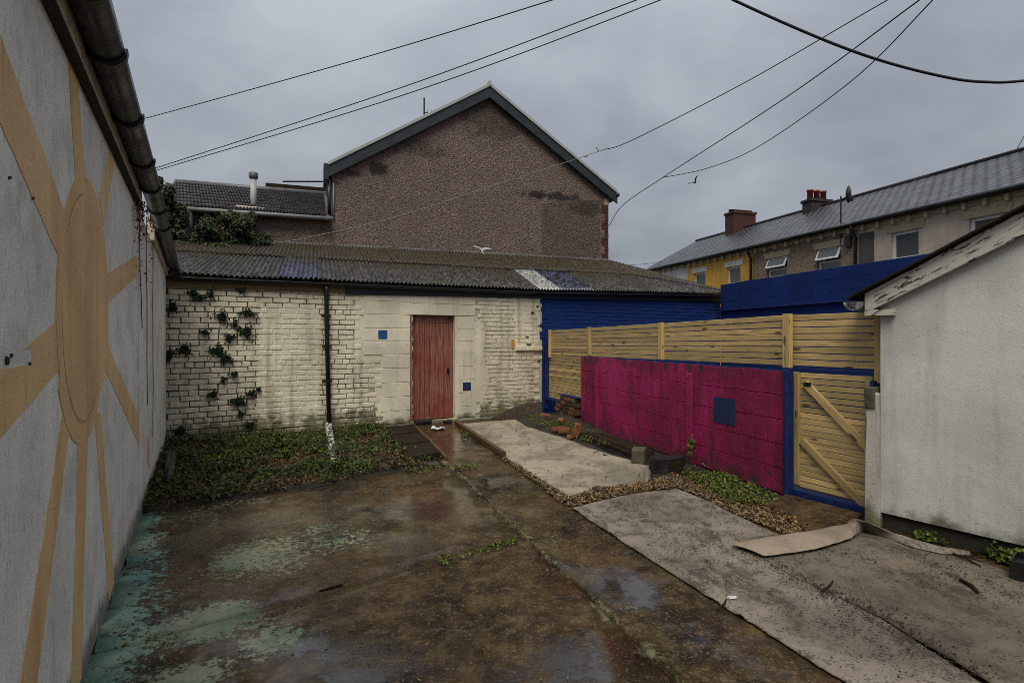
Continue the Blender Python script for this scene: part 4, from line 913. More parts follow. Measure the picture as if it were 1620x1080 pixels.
def house(label, px0, px1, wm, wins, lin, openw=False, roofm=None, x0=None, x1=None, brk=True):
    a = TF.X(px0) if x0 is None else x0; b = TF.X(px1) if x1 is None else x1
    t = fthing('terraced_house', TF, label, 'house', 'terrace of houses beyond the blue wall')
    H_ = []
    for (p0, p1, y0, y1) in wins:
        xa_, zt = TF.hit(p0, y0); xb_2, zb = TF.hit(p1, y1); zt2 = TF.hit(p1, y0)[1]; H_.append((xa_, xb_2, zb, (zt + zt2) / 2))
    wall_holes(a, b, -.05, ZE, H_).build('wall', wm, t)
    for (xa_, xb_2, zb, zt) in H_:
        w_ = xb_2 - xa_; fr = MB(); f = .085
        fr.box(xa_, xb_2, .09, .15, zb, zb + f).box(xa_, xb_2, .09, .15, zt - f, zt).box(xa_, xa_ + f, .0905, .1495, zb + f, zt - f).box(xb_2 - f, xb_2, .0905, .1495, zb + f, zt - f)
        if openw: zm = zb + (zt - zb) * .42; fr.box(xa_ + f, xb_2 - f, .092, .148, zm - .03, zm + .03)
        wi = fr.build('window', M['upvc'], t)
        MB().box(xa_ + f, xb_2 - f, .125, .135, zb + f, zt - f).build('pane', M['glass'], wi)
        if not openw:
            cu = MB(); cu.grid([[(xa_ + .1 + (w_ - .2) * i / 24 * .55, .18 + .03 * math.sin(i * 1.6), z) for z in (zb, zt - .05)] for i in range(25)]); cu.build('curtain', M['curtain'], wi)
        else:
            hh = zt - zm - .03; ang = R(-24); oo = MB(); oo.box(0, w_ - .04, -.025, .025, -hh, -hh + .06).box(0, w_ - .04, -.025, .025, -.06, 0).box(0, .06, -.0245, .0245, -hh + .06, -.06).box(w_ - .10, w_ - .04, -.0245, .0245, -hh + .06, -.06)
            ca = oo.build('open_casement', M['upvc'], wi, loc=(xa_ + .02, .06, zt), rot=(ang, 0, 0)); MB().box(.06, w_ - .10, -.006, .006, -hh + .06, -.06).build('pane', M['greypipe'] if False else M['glass'], ca)
        q = .14; MB().prism([(xa_ - .12, zt + .005), (xb_2 + .12, zt + .005), (xb_2 + .2, zt + .24), (xa_ - .2, zt + .24)], -.025, .02).build('lintel', lin, t)
        MB().box(xa_ - .08, xb_2 + .08, -.07, .1, zb - .07, zb - .003).build('sill', lin, t)
    # eave: corbel band, brackets, gutter
    MB().box(a, b, -.05, .0, ZE - .17, ZE - .02).build('corbel_band', M['lintel'], t)
    n = max(2, int((b - a) / .52))
    for i in range(n):
        x = a + (i + .5) * (b - a) / n; MB().prism([(x - .045, ZE - .24), (x + .045, ZE - .24), (x + .045, ZE - .04), (x - .045, ZE - .04)], -.15, -.0605).build('eave_bracket', M['lintel'], t)
    MB().box(a, b, -.24, -.0, ZE - .02, ZE + .03).build('soffit_board', M['blackpaint'], t)
    MB().tube([(a, -.27, ZE + .03), (b, -.27, ZE + .03)], .06, 8).build('gutter', M['black'], t, True)
    A_ = [(a, -.3, ZE + .06), (b, -.3, ZE + .06), (b, RD, RZ), (a, RD, RZ)]
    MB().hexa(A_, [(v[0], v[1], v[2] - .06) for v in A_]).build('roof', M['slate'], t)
    A_ = [(a, RD, RZ), (b, RD, RZ), (b, 2 * RD, ZE), (a, 2 * RD, ZE)]
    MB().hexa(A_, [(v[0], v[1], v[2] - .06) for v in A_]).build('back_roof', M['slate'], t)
    MB().tube([(a, RD, RZ + .02), (b, RD, RZ + .02)], .075, 8).build('ridge_tile', M['sootbrick'], t, True)
    return t, a, b
h0, a, b = house('off-white terraced house at the far left end of the row', 1023, 1088, M['white_r'], [(1040, 1056, 448, 462)], M['white_r'])
MB().add([(a, 0, 0), (a, 2 * RD, 0), (a, 2 * RD, ZE), (a, RD, RZ - .05), (a, 0, ZE)], [(0, 1, 2, 3, 4)]).build('end_wall', M['white_r'], h0, solid=.2)
h1, a1_, b1_ = house('ochre yellow terraced house with brick chimney in the row', 1088, 1191, M['yellow'], [(1097.5, 1116, 431, 455), (1150, 1171.5, 421, 448)], M['white_r'])
h2, a2_, b2_ = house('brown pebbledash terraced house with two open windows in the row', 1191, 1358, M['roughcast3'], [(1214, 1245, 407, 437), (1293, 1330, 392, 426)], M['lintel'], True)
h3, a3_, b3_ = house('beige terraced house nearest the white shed in the row', 1358, 1800, M['beige'], [(1409.5, 1454, 365, 406), (1533, 1591, 341, 384)], M['lintel'], x1=TF.X(1620) + 9)
xg = TF.X(1383); MB().prism([(b2_ + .03, .0), (xg, 0), (xg, ZE - .31), (b2_ + .03, ZE - .31)], -.012, .01).build('olive_panel', M['greypanel'], h3)
for hh, px in ((h2, 1356), (h1, 1190)):
    x = TF.X(px); MB().tube([(x, -.27, ZE), (x, -.2, ZE - .2), (x, -.08, ZE - .4), (x, -.08, 2.0)], .05, 8).build('downpipe', M['black'], hh, True)
x, zq = TF.hit(1345, 378); MB().cbox(x - .12, x + .08, -.12, 0, zq - .28, zq + .1, .01).build('meter_box', M['sootbrick'], h2)
# chimneys
def stack(hh, px, y_t, y_b, wd, dp_, m, pots, potm=None):
    x, zt = TF.hit(px, y_t, RD); zb = RZ - .75
    ch = MB().cbox(x - wd / 2, x + wd / 2, RD - dp_ / 2, RD + dp_ / 2, zb, zt - .12, .02, .01).build('chimney', m, hh)
    MB().cbox(x - wd / 2 - .05, x + wd / 2 + .05, RD - dp_ / 2 - .05, RD + dp_ / 2 + .05, zt - .118, zt, .02, .01).build('chimney_cap', m, ch)
    for i in range(pots):
        yy = RD - dp_ / 2 + dp_ * (i + .5) / pots
        MB().tube([(x, yy, zt), (x, yy, zt + (.36 if potm else .10)), (x, yy, zt + (.36 if potm else .10) + .001), (x, yy, zt + (.44 if potm else .14))], [.13, .115, .145, .14], 12).build('chimney_pot', potm or m, ch, True)
    return ch
stack(h1, 1171, 337, 372, .75, 1.35, M['redbrick'], 6)
stack(h2, 1292, 317, 336, .55, 1.1, M['sootbrick'], 3, M['pot'])
# satellite dish on a pole
x, zq = TF.hit(1338, 345, .2); zt = TF.hit(1338, 322, .2)[1]
sdm = MB().tube([(x, -.02, ZE - .55), (x, -.02, zt + .25)], .025, 6).build('aerial_pole', M['black'], h2)
dsh = MB(); dsh.grid([[(x + .35 + .30 * r * math.cos(q) * .35, -.05 - .10 * (1 - r * r) + .0, zt + .22 + .30 * r * math.sin(q)) for q in [2 * math.pi * k / 14 for k in range(15)]] for r in (.02, .4, .7, 1)])
dsh.tube([(x + .35, -.02, zt + .05), (x + .75, -.35, zt - .08)], .02, 5).tube([(x, -.02, zt + .1), (x + .35, -.04, zt + .2)], .02, 5).tube([(x + .72, -.35, zt - .12), (x + .78, -.35, zt - .0)], .04, 6)
dsh.build('satellite_dish', M['black'], sdm, solid=.01)

# ------------------------------------------------------------------ carpet mats on the ground
def resample(P, n):
    L = [0]
    for i in range(1, len(P)): L.append(L[-1] + math.dist(P[i - 1], P[i]))
    o = []
    for k in range(n):
        q = L[-1] * k / (n - 1); i = max(j for j in range(len(L)) if L[j] <= q + 1e-9); i = min(i, len(P) - 2); f = (q - L[i]) / max(1e-9, L[i + 1] - L[i])
        o.append(tuple(P[i][c] + (P[i + 1][c] - P[i][c]) * f for c in range(len(P[0]))))
    return o
def matt(name, left, right, back, front, label, m, z0=.012, n=70, k=40, amp=.010, hf=None, jag=.02):
    "a Coons patch between four edges (photo pixels on the ground); left/right run back to front, back/front run left to right"
    c = lambda P: [g(*p)[:2] for p in P]
    Lf, Rt, Bk, Ft = resample(c(left), n), resample(c(right), n), resample(c(back), k), resample(c(front), k); P = []
    for i in range(n):
        v = i / (n - 1); row = []
        for j in range(k):
            u = j / (k - 1); q = []
            for a in (0, 1): q.append((1 - u) * Lf[i][a] + u * Rt[i][a] + (1 - v) * Bk[j][a] + v * Ft[j][a] - ((1 - u) * (1 - v) * Lf[0][a] + u * (1 - v) * Rt[0][a] + (1 - u) * v * Lf[-1][a] + u * v * Rt[-1][a]))
            x, y = q; e = min(u, 1 - u, v, 1 - v) < 1e-6
            if e: x += jag * (.45 * nz(x, y, 1, 5) + .5 * nz(x, y, 4, 31)); y += jag * (.45 * nz(x, y, 8, 5) + .5 * nz(x, y, 6, 31))
            z = z0 + amp * (.5 + .5 * nz(x, y, 2, 1.6)) + amp * .8 * max(0, nz(x, y, 5, 4.5)) - (.006 if e else 0)
            if hf: z += hf(u, v, x, y)
            row.append((x, y, z))
        P.append(row)
    o = MB().grid(P).build(name, m, None, True); me = o.data; me.flip_normals()
    q = o.modifiers.new('s', 'SOLIDIFY'); q.thickness = .010; q.offset = -1
    return tag(o, label, 'mat', 'old carpet mats laid along the yard')
matt('carpet_mat', [(728, 671), (797, 723), (842, 752), (899, 786)], [(815, 664), (835, 676), (902, 697), (936, 711), (970, 722), (1000, 729), (1032, 741), (1029, 762)],
     [(728, 671), (765, 668), (815, 664)], [(899, 786), (933, 777), (970, 772), (1013, 770), (1029, 762)],
     'pale worn carpet mat on the ground running up to the outbuilding by the red door', M['mat_pale'],
     hf=lambda u, v, x, y: .05 * max(0, 1 - ((u - .93) ** 2 / .004 + (v - .93) ** 2 / .01)) + .012 * max(0, 1 - abs(v - .45 - .2 * u) / .06))
matt('carpet_mat', [(905, 805), (1050, 901), (1138, 957), (1219, 1007), (1331, 1079), (1620, 1262)], [(1071, 774), (1113, 790), (1163, 816), (1238, 850), (1270, 890), (1330, 940), (1405, 987), (1545, 1079), (1760, 1210)],
     [(905, 805), (967, 789), (1010, 781), (1071, 774)], [(1620, 1262), (1690, 1236), (1760, 1210)],
     'speckled grey carpet mat in the middle foreground, left of the long seam', M['mat_mid'], n=180,
     hf=lambda u, v, x, y: .016 * max(0, 1 - abs(v - .62 - .04 * u) / .012) + .01 * max(0, 1 - abs(v - .55 + .1 * u) / .02))
matt('carpet_mat', [(1163, 856), (1222, 900), (1300, 938), (1399, 984), (1549, 1076), (1764, 1207)], [(1372, 836), (1398, 842), (1500, 876), (1620, 918), (1760, 960), (2100, 1080)],
     [(1163, 856), (1240, 849), (1310, 843), (1372, 836)], [(1764, 1207), (1900, 1150), (2100, 1080)],
     'brown-grey damp carpet mat lying along the foot of the white shed', M['mat_dark'], z0=.024, n=110,
     hf=lambda u, v, x, y: .007 * nz(x, y, 3, 3))
# folded-back strip of carpet
def ribbon(name, edge0, edge1, label, m):
    "edges given as (px,py,z); a loose strip of carpet"
    A = [g(a, b, z) for a, b, z in edge0]; B = [g(a, b, z) for a, b, z in edge1]; A, B = resample(A, 46), resample(B, 46); P = []
    for i in range(46):
        row = []
        for j in range(9):
            u = j / 8; p = [A[i][c] + (B[i][c] - A[i][c]) * u for c in range(3)]; p[2] += .012 * math.sin(math.pi * u) + .006 * nz(p[0], p[1], 0, 8); row.append(p)
        P.append(row)
    o = MB().grid(P).build(name, m, None, True); q = o.modifiers.new('s', 'SOLIDIFY'); q.thickness = .012; q.offset = 1
    q = o.modifiers.new('d', 'SUBSURF'); q.levels = 1; q.render_levels = 1
    return tag(o, label, 'mat', 'loose folded strips of carpet')
ribbon('carpet_strip', [(1156, 862, .035), (1210, 851, .05), (1280, 841, .06), (1340, 829, .085), (1357, 826, .10)], [(1208, 880, .045), (1240, 877, .05), (1290, 870, .05), (1346, 853, .045), (1353, 846, .04)], 'tan strip of carpet folded back flat across the mats', M['mat_tan'])
ribbon('carpet_strip', [(1340, 827, .07), (1352, 820, .13), (1372, 824, .15), (1405, 838, .10), (1440, 853, .06), (1490, 866, .045), (1535, 874, .03)], [(1352, 850, .03), (1356, 845, .03), (1366, 838, .03), (1408, 852, .03), (1440, 866, .03), (1490, 877, .03), (1535, 879, .025)], 'grey crumpled ridge of carpet by the foot of the gate pier', M['mat_mid'])

# ------------------------------------------------------------------ timbers, boards and odd things on the ground
def plank(name, p0, p1, wd, z0, z1, m, label, cat, group=None):
    a, b = g(*p0), g(*p1); L = math.dist(a, b); ang = math.atan2(b[1] - a[1], b[0] - a[0])
    o = MB().cbox(0, L, -wd / 2, wd / 2, z0, z1, .006, .006).build(name, m, None, False, loc=(a[0], a[1], 0), rot=(0, 0, ang), bevel=.005)
    return tag(o, label, cat, group)
plank('edging_timber', (722, 672), (797, 724), .06, .0, .085, M['edgewood'], 'wet brown timber edging between the path and the pale mat', 'timber')
plank('edging_timber', (652, 674), (706, 728), .05, .0, .06, M['edgewood'], 'thin brown timber edging between the dark boards and the path', 'timber')
for k, (a, b, c, d, lb) in enumerate((((612, 681), (655, 677), (664, 689), (618, 694), 'dark sodden board lying nearest the outbuilding door'), ((619, 695.5), (665, 690), (680, 704), (627, 710), 'dark sodden board lying in the middle of three by the path'), ((628, 711.5), (681, 705.5), (697, 722), (638, 731), 'dark sodden board lying nearest the camera of three by the path'))):
    q = [g(*p)[:2] for p in (a, d, c, b)]; tag(MB().slab(q, .0, .075 - .004 * k).build('board', M['oldwood'], bevel=.008), lb, 'board', 'three boards beside the path')
a, b = g(912, 694), g(1000, 731)
bt = thing('timber_pallet', 'long dark rotten timber lying along the foot of the pink wall', 'timber', (a[0], a[1], .0), math.atan2(b[1] - a[1], b[0] - a[0])); L = math.dist(a, b)
for i in range(4): MB().cbox(0 + .05 * i, L - .04 * i, .03 + i * .10, .03 + i * .10 + .085, .04, .09 + random.uniform(0, .02), .006, .008).build('slat', M['oldwood'], bt)
MB().cbox(.02, L, .0, .40, .0, .039, .006, .004).build('base', M['crate'], bt)
def boxat(name, px, py, wd, dp_, h, rz, m, label, cat, bev=.012):
    p = g(px, py); o = MB().cbox(-wd / 2, wd / 2, -dp_ / 2, dp_ / 2, 0, h, .012, .006).build(name, m, None, loc=(p[0], p[1], .012), rot=(0, 0, rz), bevel=bev); return tag(o, label, cat)
boxat('concrete_block', 1011, 733, .17, .22, .185, R(-20), M['blockgrey'], 'small mossy concrete block on the corner of the pale mat', 'block', .014)
cr_ = thing('log_stump', 'charred black log stump beside the concrete block', 'stump', g(1055, 748), R(8))
sm_ = MB(); rr = [[(.165 * (1 + .4 * nz(math.cos(q), math.sin(q), z * 2, 2)) * math.cos(q) * (1.25 if True else 1), .125 * (1 + .4 * nz(math.cos(q), math.sin(q), z * 2 + 5, 2)) * math.sin(q), z) for q in [2 * math.pi * k / 18 for k in range(19)]] for z in (0, .05, .10, .15, .19)]
sm_.grid(rr); sm_.add([p for p in rr[-1][:-1]], [tuple(range(18))]); sm_.build('trunk', M['crate'], cr_)
MB().cbox(-.05, .13, -.14, -.10, .0, .16, .01, .01).build('bark', M['oldwood'], cr_)
lbl = ['broken orange brick leaning upright in the rubble by the pink wall', 'flat orange-brown brick at the front of the rubble heap', 'brick half buried in the middle of the rubble heap', 'dark brick at the back of the rubble near the fence foot', 'rubble brick lying closest to the outbuilding corner', 'small brick fragment beside the upright broken brick', 'half brick under the low stub of bricks']
for i, (px, py, l, w_, h, rz, ry, z) in enumerate(((911, 694, .11, .08, .22, 10, 8, .03), (884, 686, .22, .11, .07, 20, 3, .05), (894, 690, .2, .1, .07, -30, -9, .06), (873, 670, .21, .1, .07, 15, 5, .07), (862, 664, .2, .1, .07, -12, 10, .05), (902, 697, .09, .08, .06, 40, 12, .03), (888, 677, .14, .1, .07, 60, -14, .10))):
    p = g(px, py); o = MB().cbox(-l / 2, l / 2, -w_ / 2, w_ / 2, 0, h, .01, .009).build('rubble_brick', M['brownbrick'] if i not in (3,) else M['darkbrick'], None, loc=(p[0], p[1], z), rot=(R(random.uniform(-6, 6)), R(ry), R(rz)), bevel=.008)
    tag(o, lbl[i], 'brick', 'rubble bricks by the pink wall')
# pipes, litter
p, q = g(266, 775), g(272, 735)
tag(MB().tube([(p[0], p[1], .10), (q[0], q[1], .12)], .055, 14).build('drain_pipe', M['black'], None, True), 'short black drain pipe lying in the weeds by the left wall', 'pipe')
b_ = RW.w(RW.X(520.5, -.065), -.065); e_ = g(529, 736)
tag(MB().tube([(b_[0], b_[1], .13), (b_[0] + .005, b_[1] - .04, .10), (e_[0], e_[1], .03)], [.055, .055, .05], 14).build('drain_shoe', M['flakepipe'], None, True), 'black pipe with flaking white paint leading from the downpipe into the weeds', 'pipe')
def rag(px, py, s, label, m, cat, nm):
    p = g(px, py); P = [[(p[0] + s * (u - .5) * 1.4 + .02 * nz(u * 3, v * 3, 1), p[1] + s * (v - .5), .02 + .5 * s * abs(nz(u * 2.5, v * 2.5, px * .1))) for u in np.linspace(0, 1, 9)] for v in np.linspace(0, 1, 9)]
    tag(MB().grid(P).build(nm, m, None, False, solid=.002), label, cat)
rag(693, 680, .17, 'crumpled white plastic bag on the wet path at the door', M['litter'], 'litter', 'plastic_bag')
rag(653, 711, .06, 'scrap of white litter on the dark boards', M['litter'], 'litter', 'litter_scrap')
rag(1158, 950, .035, 'small white scrap on the grey mat in the foreground', M['litter'], 'litter', 'litter_scrap')
boxat('dark_brick', 669, 671, .32, .1, .075, R(28), M['crate'], 'black brick lying against the foot of the red door', 'brick')
boxat('dark_brick', 708, 670.5, .16, .08, .06, R(35), M['crate'], 'small black lump at the right foot of the red door', 'brick')
p = g(1668, 930); bx_ = thing('black_crate', 'low black box at the right edge by the shed foot', 'box', (p[0], p[1], .02), R(-50))
for (a, b, c, d) in ((-.2, .2, -.12, -.11), (-.2, .2, .11, .12), (-.2, -.19, -.109, .109), (.19, .2, -.109, .109)): MB().box(a, b, c, d, 0, .13).build('side', M['black'], bx_, bevel=.002)
MB().box(-.189, .189, -.109, .109, 0.002, .09).build('contents', M['crate'], bx_)
# sticks on the mats
stk = [((1519, 926), (1548, 947), .010, 'thick dark stick lying on the brown-grey mat'), ((1300, 945), (1318, 928), .006, 'thin twig on the grey mat, left of the seam'), ((1503, 882), (1552, 905), .006, 'pale stick near the shed foot'), ((1135, 975), (1149, 958), .006, 'thin twig at the left edge of the grey mat'), ((960, 712), (938, 720), .005, 'twig lying on the pale mat near the rotten timber'), ((540, 935), (505, 945), .009, 'short stick lying in the cross crack')]
for (p, q, r_, lb) in stk:
    a, b = g(*p), g(*q); z = .04; mid = ((a[0] + b[0]) / 2 + .015, (a[1] + b[1]) / 2, z + .004)
    tag(MB().tube([(a[0], a[1], z), mid, (b[0], b[1], z)], [r_, r_ * 1.1, r_ * .7], 7).build('stick', M['oldwood'], None, True), lb, 'stick', 'sticks lying in the yard')

# ------------------------------------------------------------------ vegetation
def bedz(x, y): return .02 + .06 * (nz(x, y, 0, 1.7) + .3)
dens = lambda x, y: max(.02, min(1, .42 + 1.1 * nz(x, y, 8, 1.6) + .7 * nz(x, y, 3, 5)))
P = []; Nn = []; Sz = []; Tn = []
for (x, y) in sample(BED, 20000, dens):
    q = dens(x, y); h = abs(random.gauss(0, .045)) * (.4 + q); P.append((x, y, bedz(x, y) + h + .006)); Nn.append((random.gauss(0, .55), random.gauss(-.15, .55), 1)); Sz.append(random.uniform(.012, .04)); Tn.append(min(1, random.random() ** 1.6 * (.35 + .5 * q) + 3.0 * h * random.random()))
for k in range(30):   # taller clumps
    x0, y0 = random.choice(sample(BED, 3)); hh = random.uniform(.05, .14)
    for i in range(70):
        P.append((x0 + random.gauss(0, .09), y0 + random.gauss(0, .09), bedz(x0, y0) + random.uniform(0, hh))); Nn.append((random.gauss(0, .8), random.gauss(-.2, .8), .8)); Sz.append(random.uniform(.025, .06)); Tn.append(random.uniform(.1, .75))
tag(leafmesh('weeds', P, Nn, Sz, Tn, M['weed']), 'low green weeds and ivy covering the soil bed below the brick wall', 'weeds', kind='stuff')
P = []; Nn = []; Sz = []; Tn = []
for (x, y) in sample(BED, 13000, lambda x, y: 1.15 - dens(x, y)): P.append((x, y, bedz(x, y) + random.uniform(.004, .03))); Nn.append((random.gauss(0, .4), random.gauss(0, .4), 1)); Sz.append(random.uniform(.018, .05)); Tn.append(random.random() ** 1.3)
tag(leafmesh('leaf_litter', P, Nn, Sz, Tn, M['deadleaf'], lobed=False), 'brown dead leaves lying among the weeds below the brick wall', 'leaves', kind='stuff')
# right strip: gravel, yellow leaves, weeds
GR = gpts([(880, 792), (898, 800), (905, 804), (967, 788), (1010, 780), (1072, 773), (1113, 789), (1165, 816), (1250, 850), (1283, 838), (1220, 800), (1130, 762), (1060, 752), (1030, 764), (970, 773), (930, 779), (899, 788), (850, 757), (800, 727), (794, 727), (845, 762)])
pebbles('gravel', [(x, y, .012 + random.uniform(0, .012)) for x, y in sample(GR, 4200)], .008, .021, M['pebble'], 'tan gravel between the carpet mats and the pink wall', 'gravel')
P = []; Nn = []; Sz = []; Tn = []
for (x, y) in sample(GR, 1500): P.append((x, y, .03 + random.uniform(0, .012))); Nn.append((random.gauss(0, .4), random.gauss(0, .4), 1)); Sz.append(random.uniform(.015, .035)); Tn.append(random.random() ** .8)
tag(leafmesh('leaf_litter', P, Nn, Sz, Tn, M['deadleaf']), 'yellow-brown fallen leaves on the gravel by the pink wall', 'leaves', kind='stuff')
def patchweeds(name, px, n, hmax, label, smin=.014, smax=.035, zf=None):
    poly = gpts(px); P = []; Nn = []; Sz = []; Tn = []
    for (x, y) in sample(poly, n, lambda x, y: max(.04, .5 + 1.3 * nz(x, y, 2, 3.2))): P.append((x, y, (zf(x, y) if zf else .02) + random.random() ** 2 * hmax)); Nn.append((random.gauss(0, .7), random.gauss(-.2, .7), 1)); Sz.append(random.uniform(smin, smax)); Tn.append(random.uniform(.15, .9))
    return tag(leafmesh(name, P, Nn, Sz, Tn, M['weed']), label, 'weeds', kind='stuff')
patchweeds('weeds', [(1068, 745), (1110, 742), (1180, 768), (1238, 795), (1225, 808), (1165, 800), (1110, 775)], 2600, .06, 'green weeds growing along the foot of the pink wall')
patchweeds('weeds', [(838, 660), (880, 668), (960, 700), (965, 715), (935, 708), (895, 692), (835, 673)], 1100, .06, 'green weeds round the rubble bricks', zf=lambda x, y: .06)
patchweeds('weeds', [(1560, 872), (1620, 890), (1640, 905), (1600, 900), (1565, 884)], 260, .08, 'weeds at the foot of the white shed near the black box', .02, .05)
patchweeds('weeds', [(1445, 846), (1500, 858), (1500, 866), (1450, 856)], 120, .06, 'weeds at the foot of the white shed beside the gate pier')
patchweeds('weeds', [(690, 890), (740, 880), (815, 855), (838, 848), (840, 853), (760, 884), (700, 898)], 240, .03, 'tiny weeds growing in the cross crack', .012, .03)
patchweeds('weeds', [(640, 740), (745, 738), (760, 744), (700, 750), (640, 752)], 240, .05, 'weeds at the corner of the path')
patchweeds('weeds', [(728, 684), (742, 690), (745, 700), (730, 694)], 110, .06, 'weeds along the timber edging by the door')
# a fern-like plant growing from the pink wall
x, z_ = PF.hit(1096, 706, -.04); P = []; Nn = []
for i in range(70): q = PF.w(x + random.gauss(0, .035), -.045 - abs(random.gauss(0, .03)), z_ + random.gauss(0, .06)); P.append(q); Nn.append((-PF.n[0] + random.gauss(0, .5), -PF.n[1] + random.gauss(0, .5), .3))
tag(leafmesh('wall_plant', P, Nn, [random.uniform(.02, .045) for _ in P], [random.uniform(.3, .9) for _ in P], M['weed']), 'small green plant growing out of the pink wall', 'plant')
# leaves and bits scattered on the slabs
LS = gpts([(250, 800), (700, 745), (900, 800), (1180, 1080), (250, 1080)]); P = []; Nn = []; Sz = []; Tn = []
for (x, y) in sample(LS, 110, lambda x, y: .25 + .8 * (y > 4.5)): P.append((x, y, .01)); Nn.append((random.gauss(0, .2), random.gauss(0, .2), 1)); Sz.append(random.uniform(.014, .034)); Tn.append(random.uniform(.4, 1))
tag(leafmesh('fallen_leaves', P, Nn, Sz, Tn, M['weed'], lobed=False, fold=.1), 'scattered yellow-green leaves on the wet concrete', 'leaves', kind='stuff')
DB = gpts([(905, 808), (1070, 776), (1250, 850), (1500, 880), (1640, 930), (1640, 1090), (1340, 1082)]); P = []; Nn = []; Sz = []; Tn = []
for (x, y) in sample(DB, 4200, lambda x, y: max(.04, .35 + 1.1 * nz(x, y, 6, 1.8))): P.append((x, y, .037)); Nn.append((random.gauss(0, .3), random.gauss(0, .3), 1)); Sz.append(random.uniform(.004, .013) if random.random() < .95 else random.uniform(.010, .018)); Tn.append(random.random())
for (x, y) in sample(gpts([(1150, 872), (1165, 866), (1230, 896), (1310, 936), (1410, 982), (1560, 1076), (1535, 1082), (1385, 994), (1290, 948), (1215, 908)]), 900): P.append((x, y, .038)); Nn.append((random.gauss(0, .3), random.gauss(0, .3), 1)); Sz.append(random.uniform(.004, .016)); Tn.append(random.random())
for (x, y) in sample(gpts([(735, 672), (812, 665), (1028, 745), (1020, 765), (900, 782)]), 90): P.append((x, y, .034)); Nn.append((random.gauss(0, .3), random.gauss(0, .3), 1)); Sz.append(random.uniform(.008, .035)); Tn.append(random.random())
for (x, y) in sample(gpts([(200, 830), (760, 760), (1300, 1080), (150, 1080)]), 140): P.append((x, y, .007)); Nn.append((random.gauss(0, .3), random.gauss(0, .3), 1)); Sz.append(random.uniform(.004, .011)); Tn.append(random.random())
tag(leafmesh('debris', P, Nn, Sz, Tn, M['debris'], fold=.15), 'dark crumbs of bark and rotten leaf strewn over mats and concrete', 'debris', kind='stuff')
# ivy clumps on the brick wall: each clump its own plant, named by where it grows
zoomed = [(205, 125, 30, 22, 'upper left of the brick wall'), (240, 150, 45, 20, 'just under the wooden fascia at upper left'), (312, 132, 16, 30, 'a hand to the right of the upper left pair'), (490, 108, 32, 16, 'hanging highest, under the fascia'), (85, 212, 30, 30, 'on the left edge of the brick wall, upper of two'),
          (525, 242, 50, 28, 'right-hand and broad, near the smooth render panel top'), (375, 262, 40, 40, 'long and pointed at mid height above the biggest clump'), (450, 305, 20, 28, 'small and round between two larger clumps'), (520, 350, 38, 50, 'tall and narrow beside the smooth render panel'), (422, 385, 36, 26, 'left of the tall narrow clump'),
          (275, 355, 36, 14, 'thin and flat on its own at mid height'), (350, 465, 45, 42, 'the biggest, at mid wall'), (405, 515, 40, 30, 'directly below and right of the biggest'), (155, 460, 42, 34, 'alone on the left half at mid height'), (70, 490, 24, 30, 'on the left edge of the brick wall, lower of two'),
          (445, 600, 24, 18, 'small, just below the biggest pair'), (385, 632, 16, 20, 'smallest, low on the wall'), (325, 720, 28, 28, 'low and left of centre'), (545, 715, 30, 20, 'low, beside the foot of the smooth panel'), (590, 690, 14, 12, 'tiny, on the edge of the smooth panel'), (470, 758, 55, 30, 'broad and low near the ground'), (485, 832, 22, 20, 'lowest small one above the weeds'), (540, 900, 30, 26, 'at the wall foot beside the smooth panel'), (130, 935, 40, 30, 'at the wall foot in the left corner')]
for (zx, zy, rx, rz, wh) in zoomed:
    cx, cz = RW.hit(250 + zx / 3.722, 430 + zy / 3.722); k_ = 1 / 3.722 * 8.8 / 876
    P = []; Nn = []; Sz = []; n = int(36 + rx * rz / 6)
    for i in range(n):
        a = random.uniform(0, 6.28); r_ = min(1.0, abs(random.gauss(0, .45))); sp = 1 + .5 * math.sin(3 * a + zx)
        q = RW.w(cx + rx * k_ * r_ * sp * math.cos(a), -.022 - random.random() * .05, cz + rz * k_ * r_ * sp * math.sin(a)); P.append(q); Nn.append((-RW.n[0] + random.gauss(0, .45), -RW.n[1] + random.gauss(0, .45), random.gauss(.25, .4))); Sz.append(random.uniform(.018, .042))
    ic = tag(leafmesh('ivy_clump', P, Nn, Sz, [random.random() for _ in P], M['ivydark']), 'dark ivy clump ' + wh, 'ivy', 'ivy clumps on the brick wall')
    sm = MB()
    for q in range(3):
        a = random.uniform(-2.6, -.5); L = rz * k_ * random.uniform(1.2, 2.2); A = [RW.w(cx + L * k / 5 * math.cos(a) + .012 * nz(k, zx, q, .9), -.017, cz + L * k / 5 * math.sin(a) + .012 * nz(k, zy, q, .9)) for k in range(6)]; sm.tube(A, [.005, .005, .004, .004, .003, .002], 5)
    sm.build('stem', M['rust'], ic)
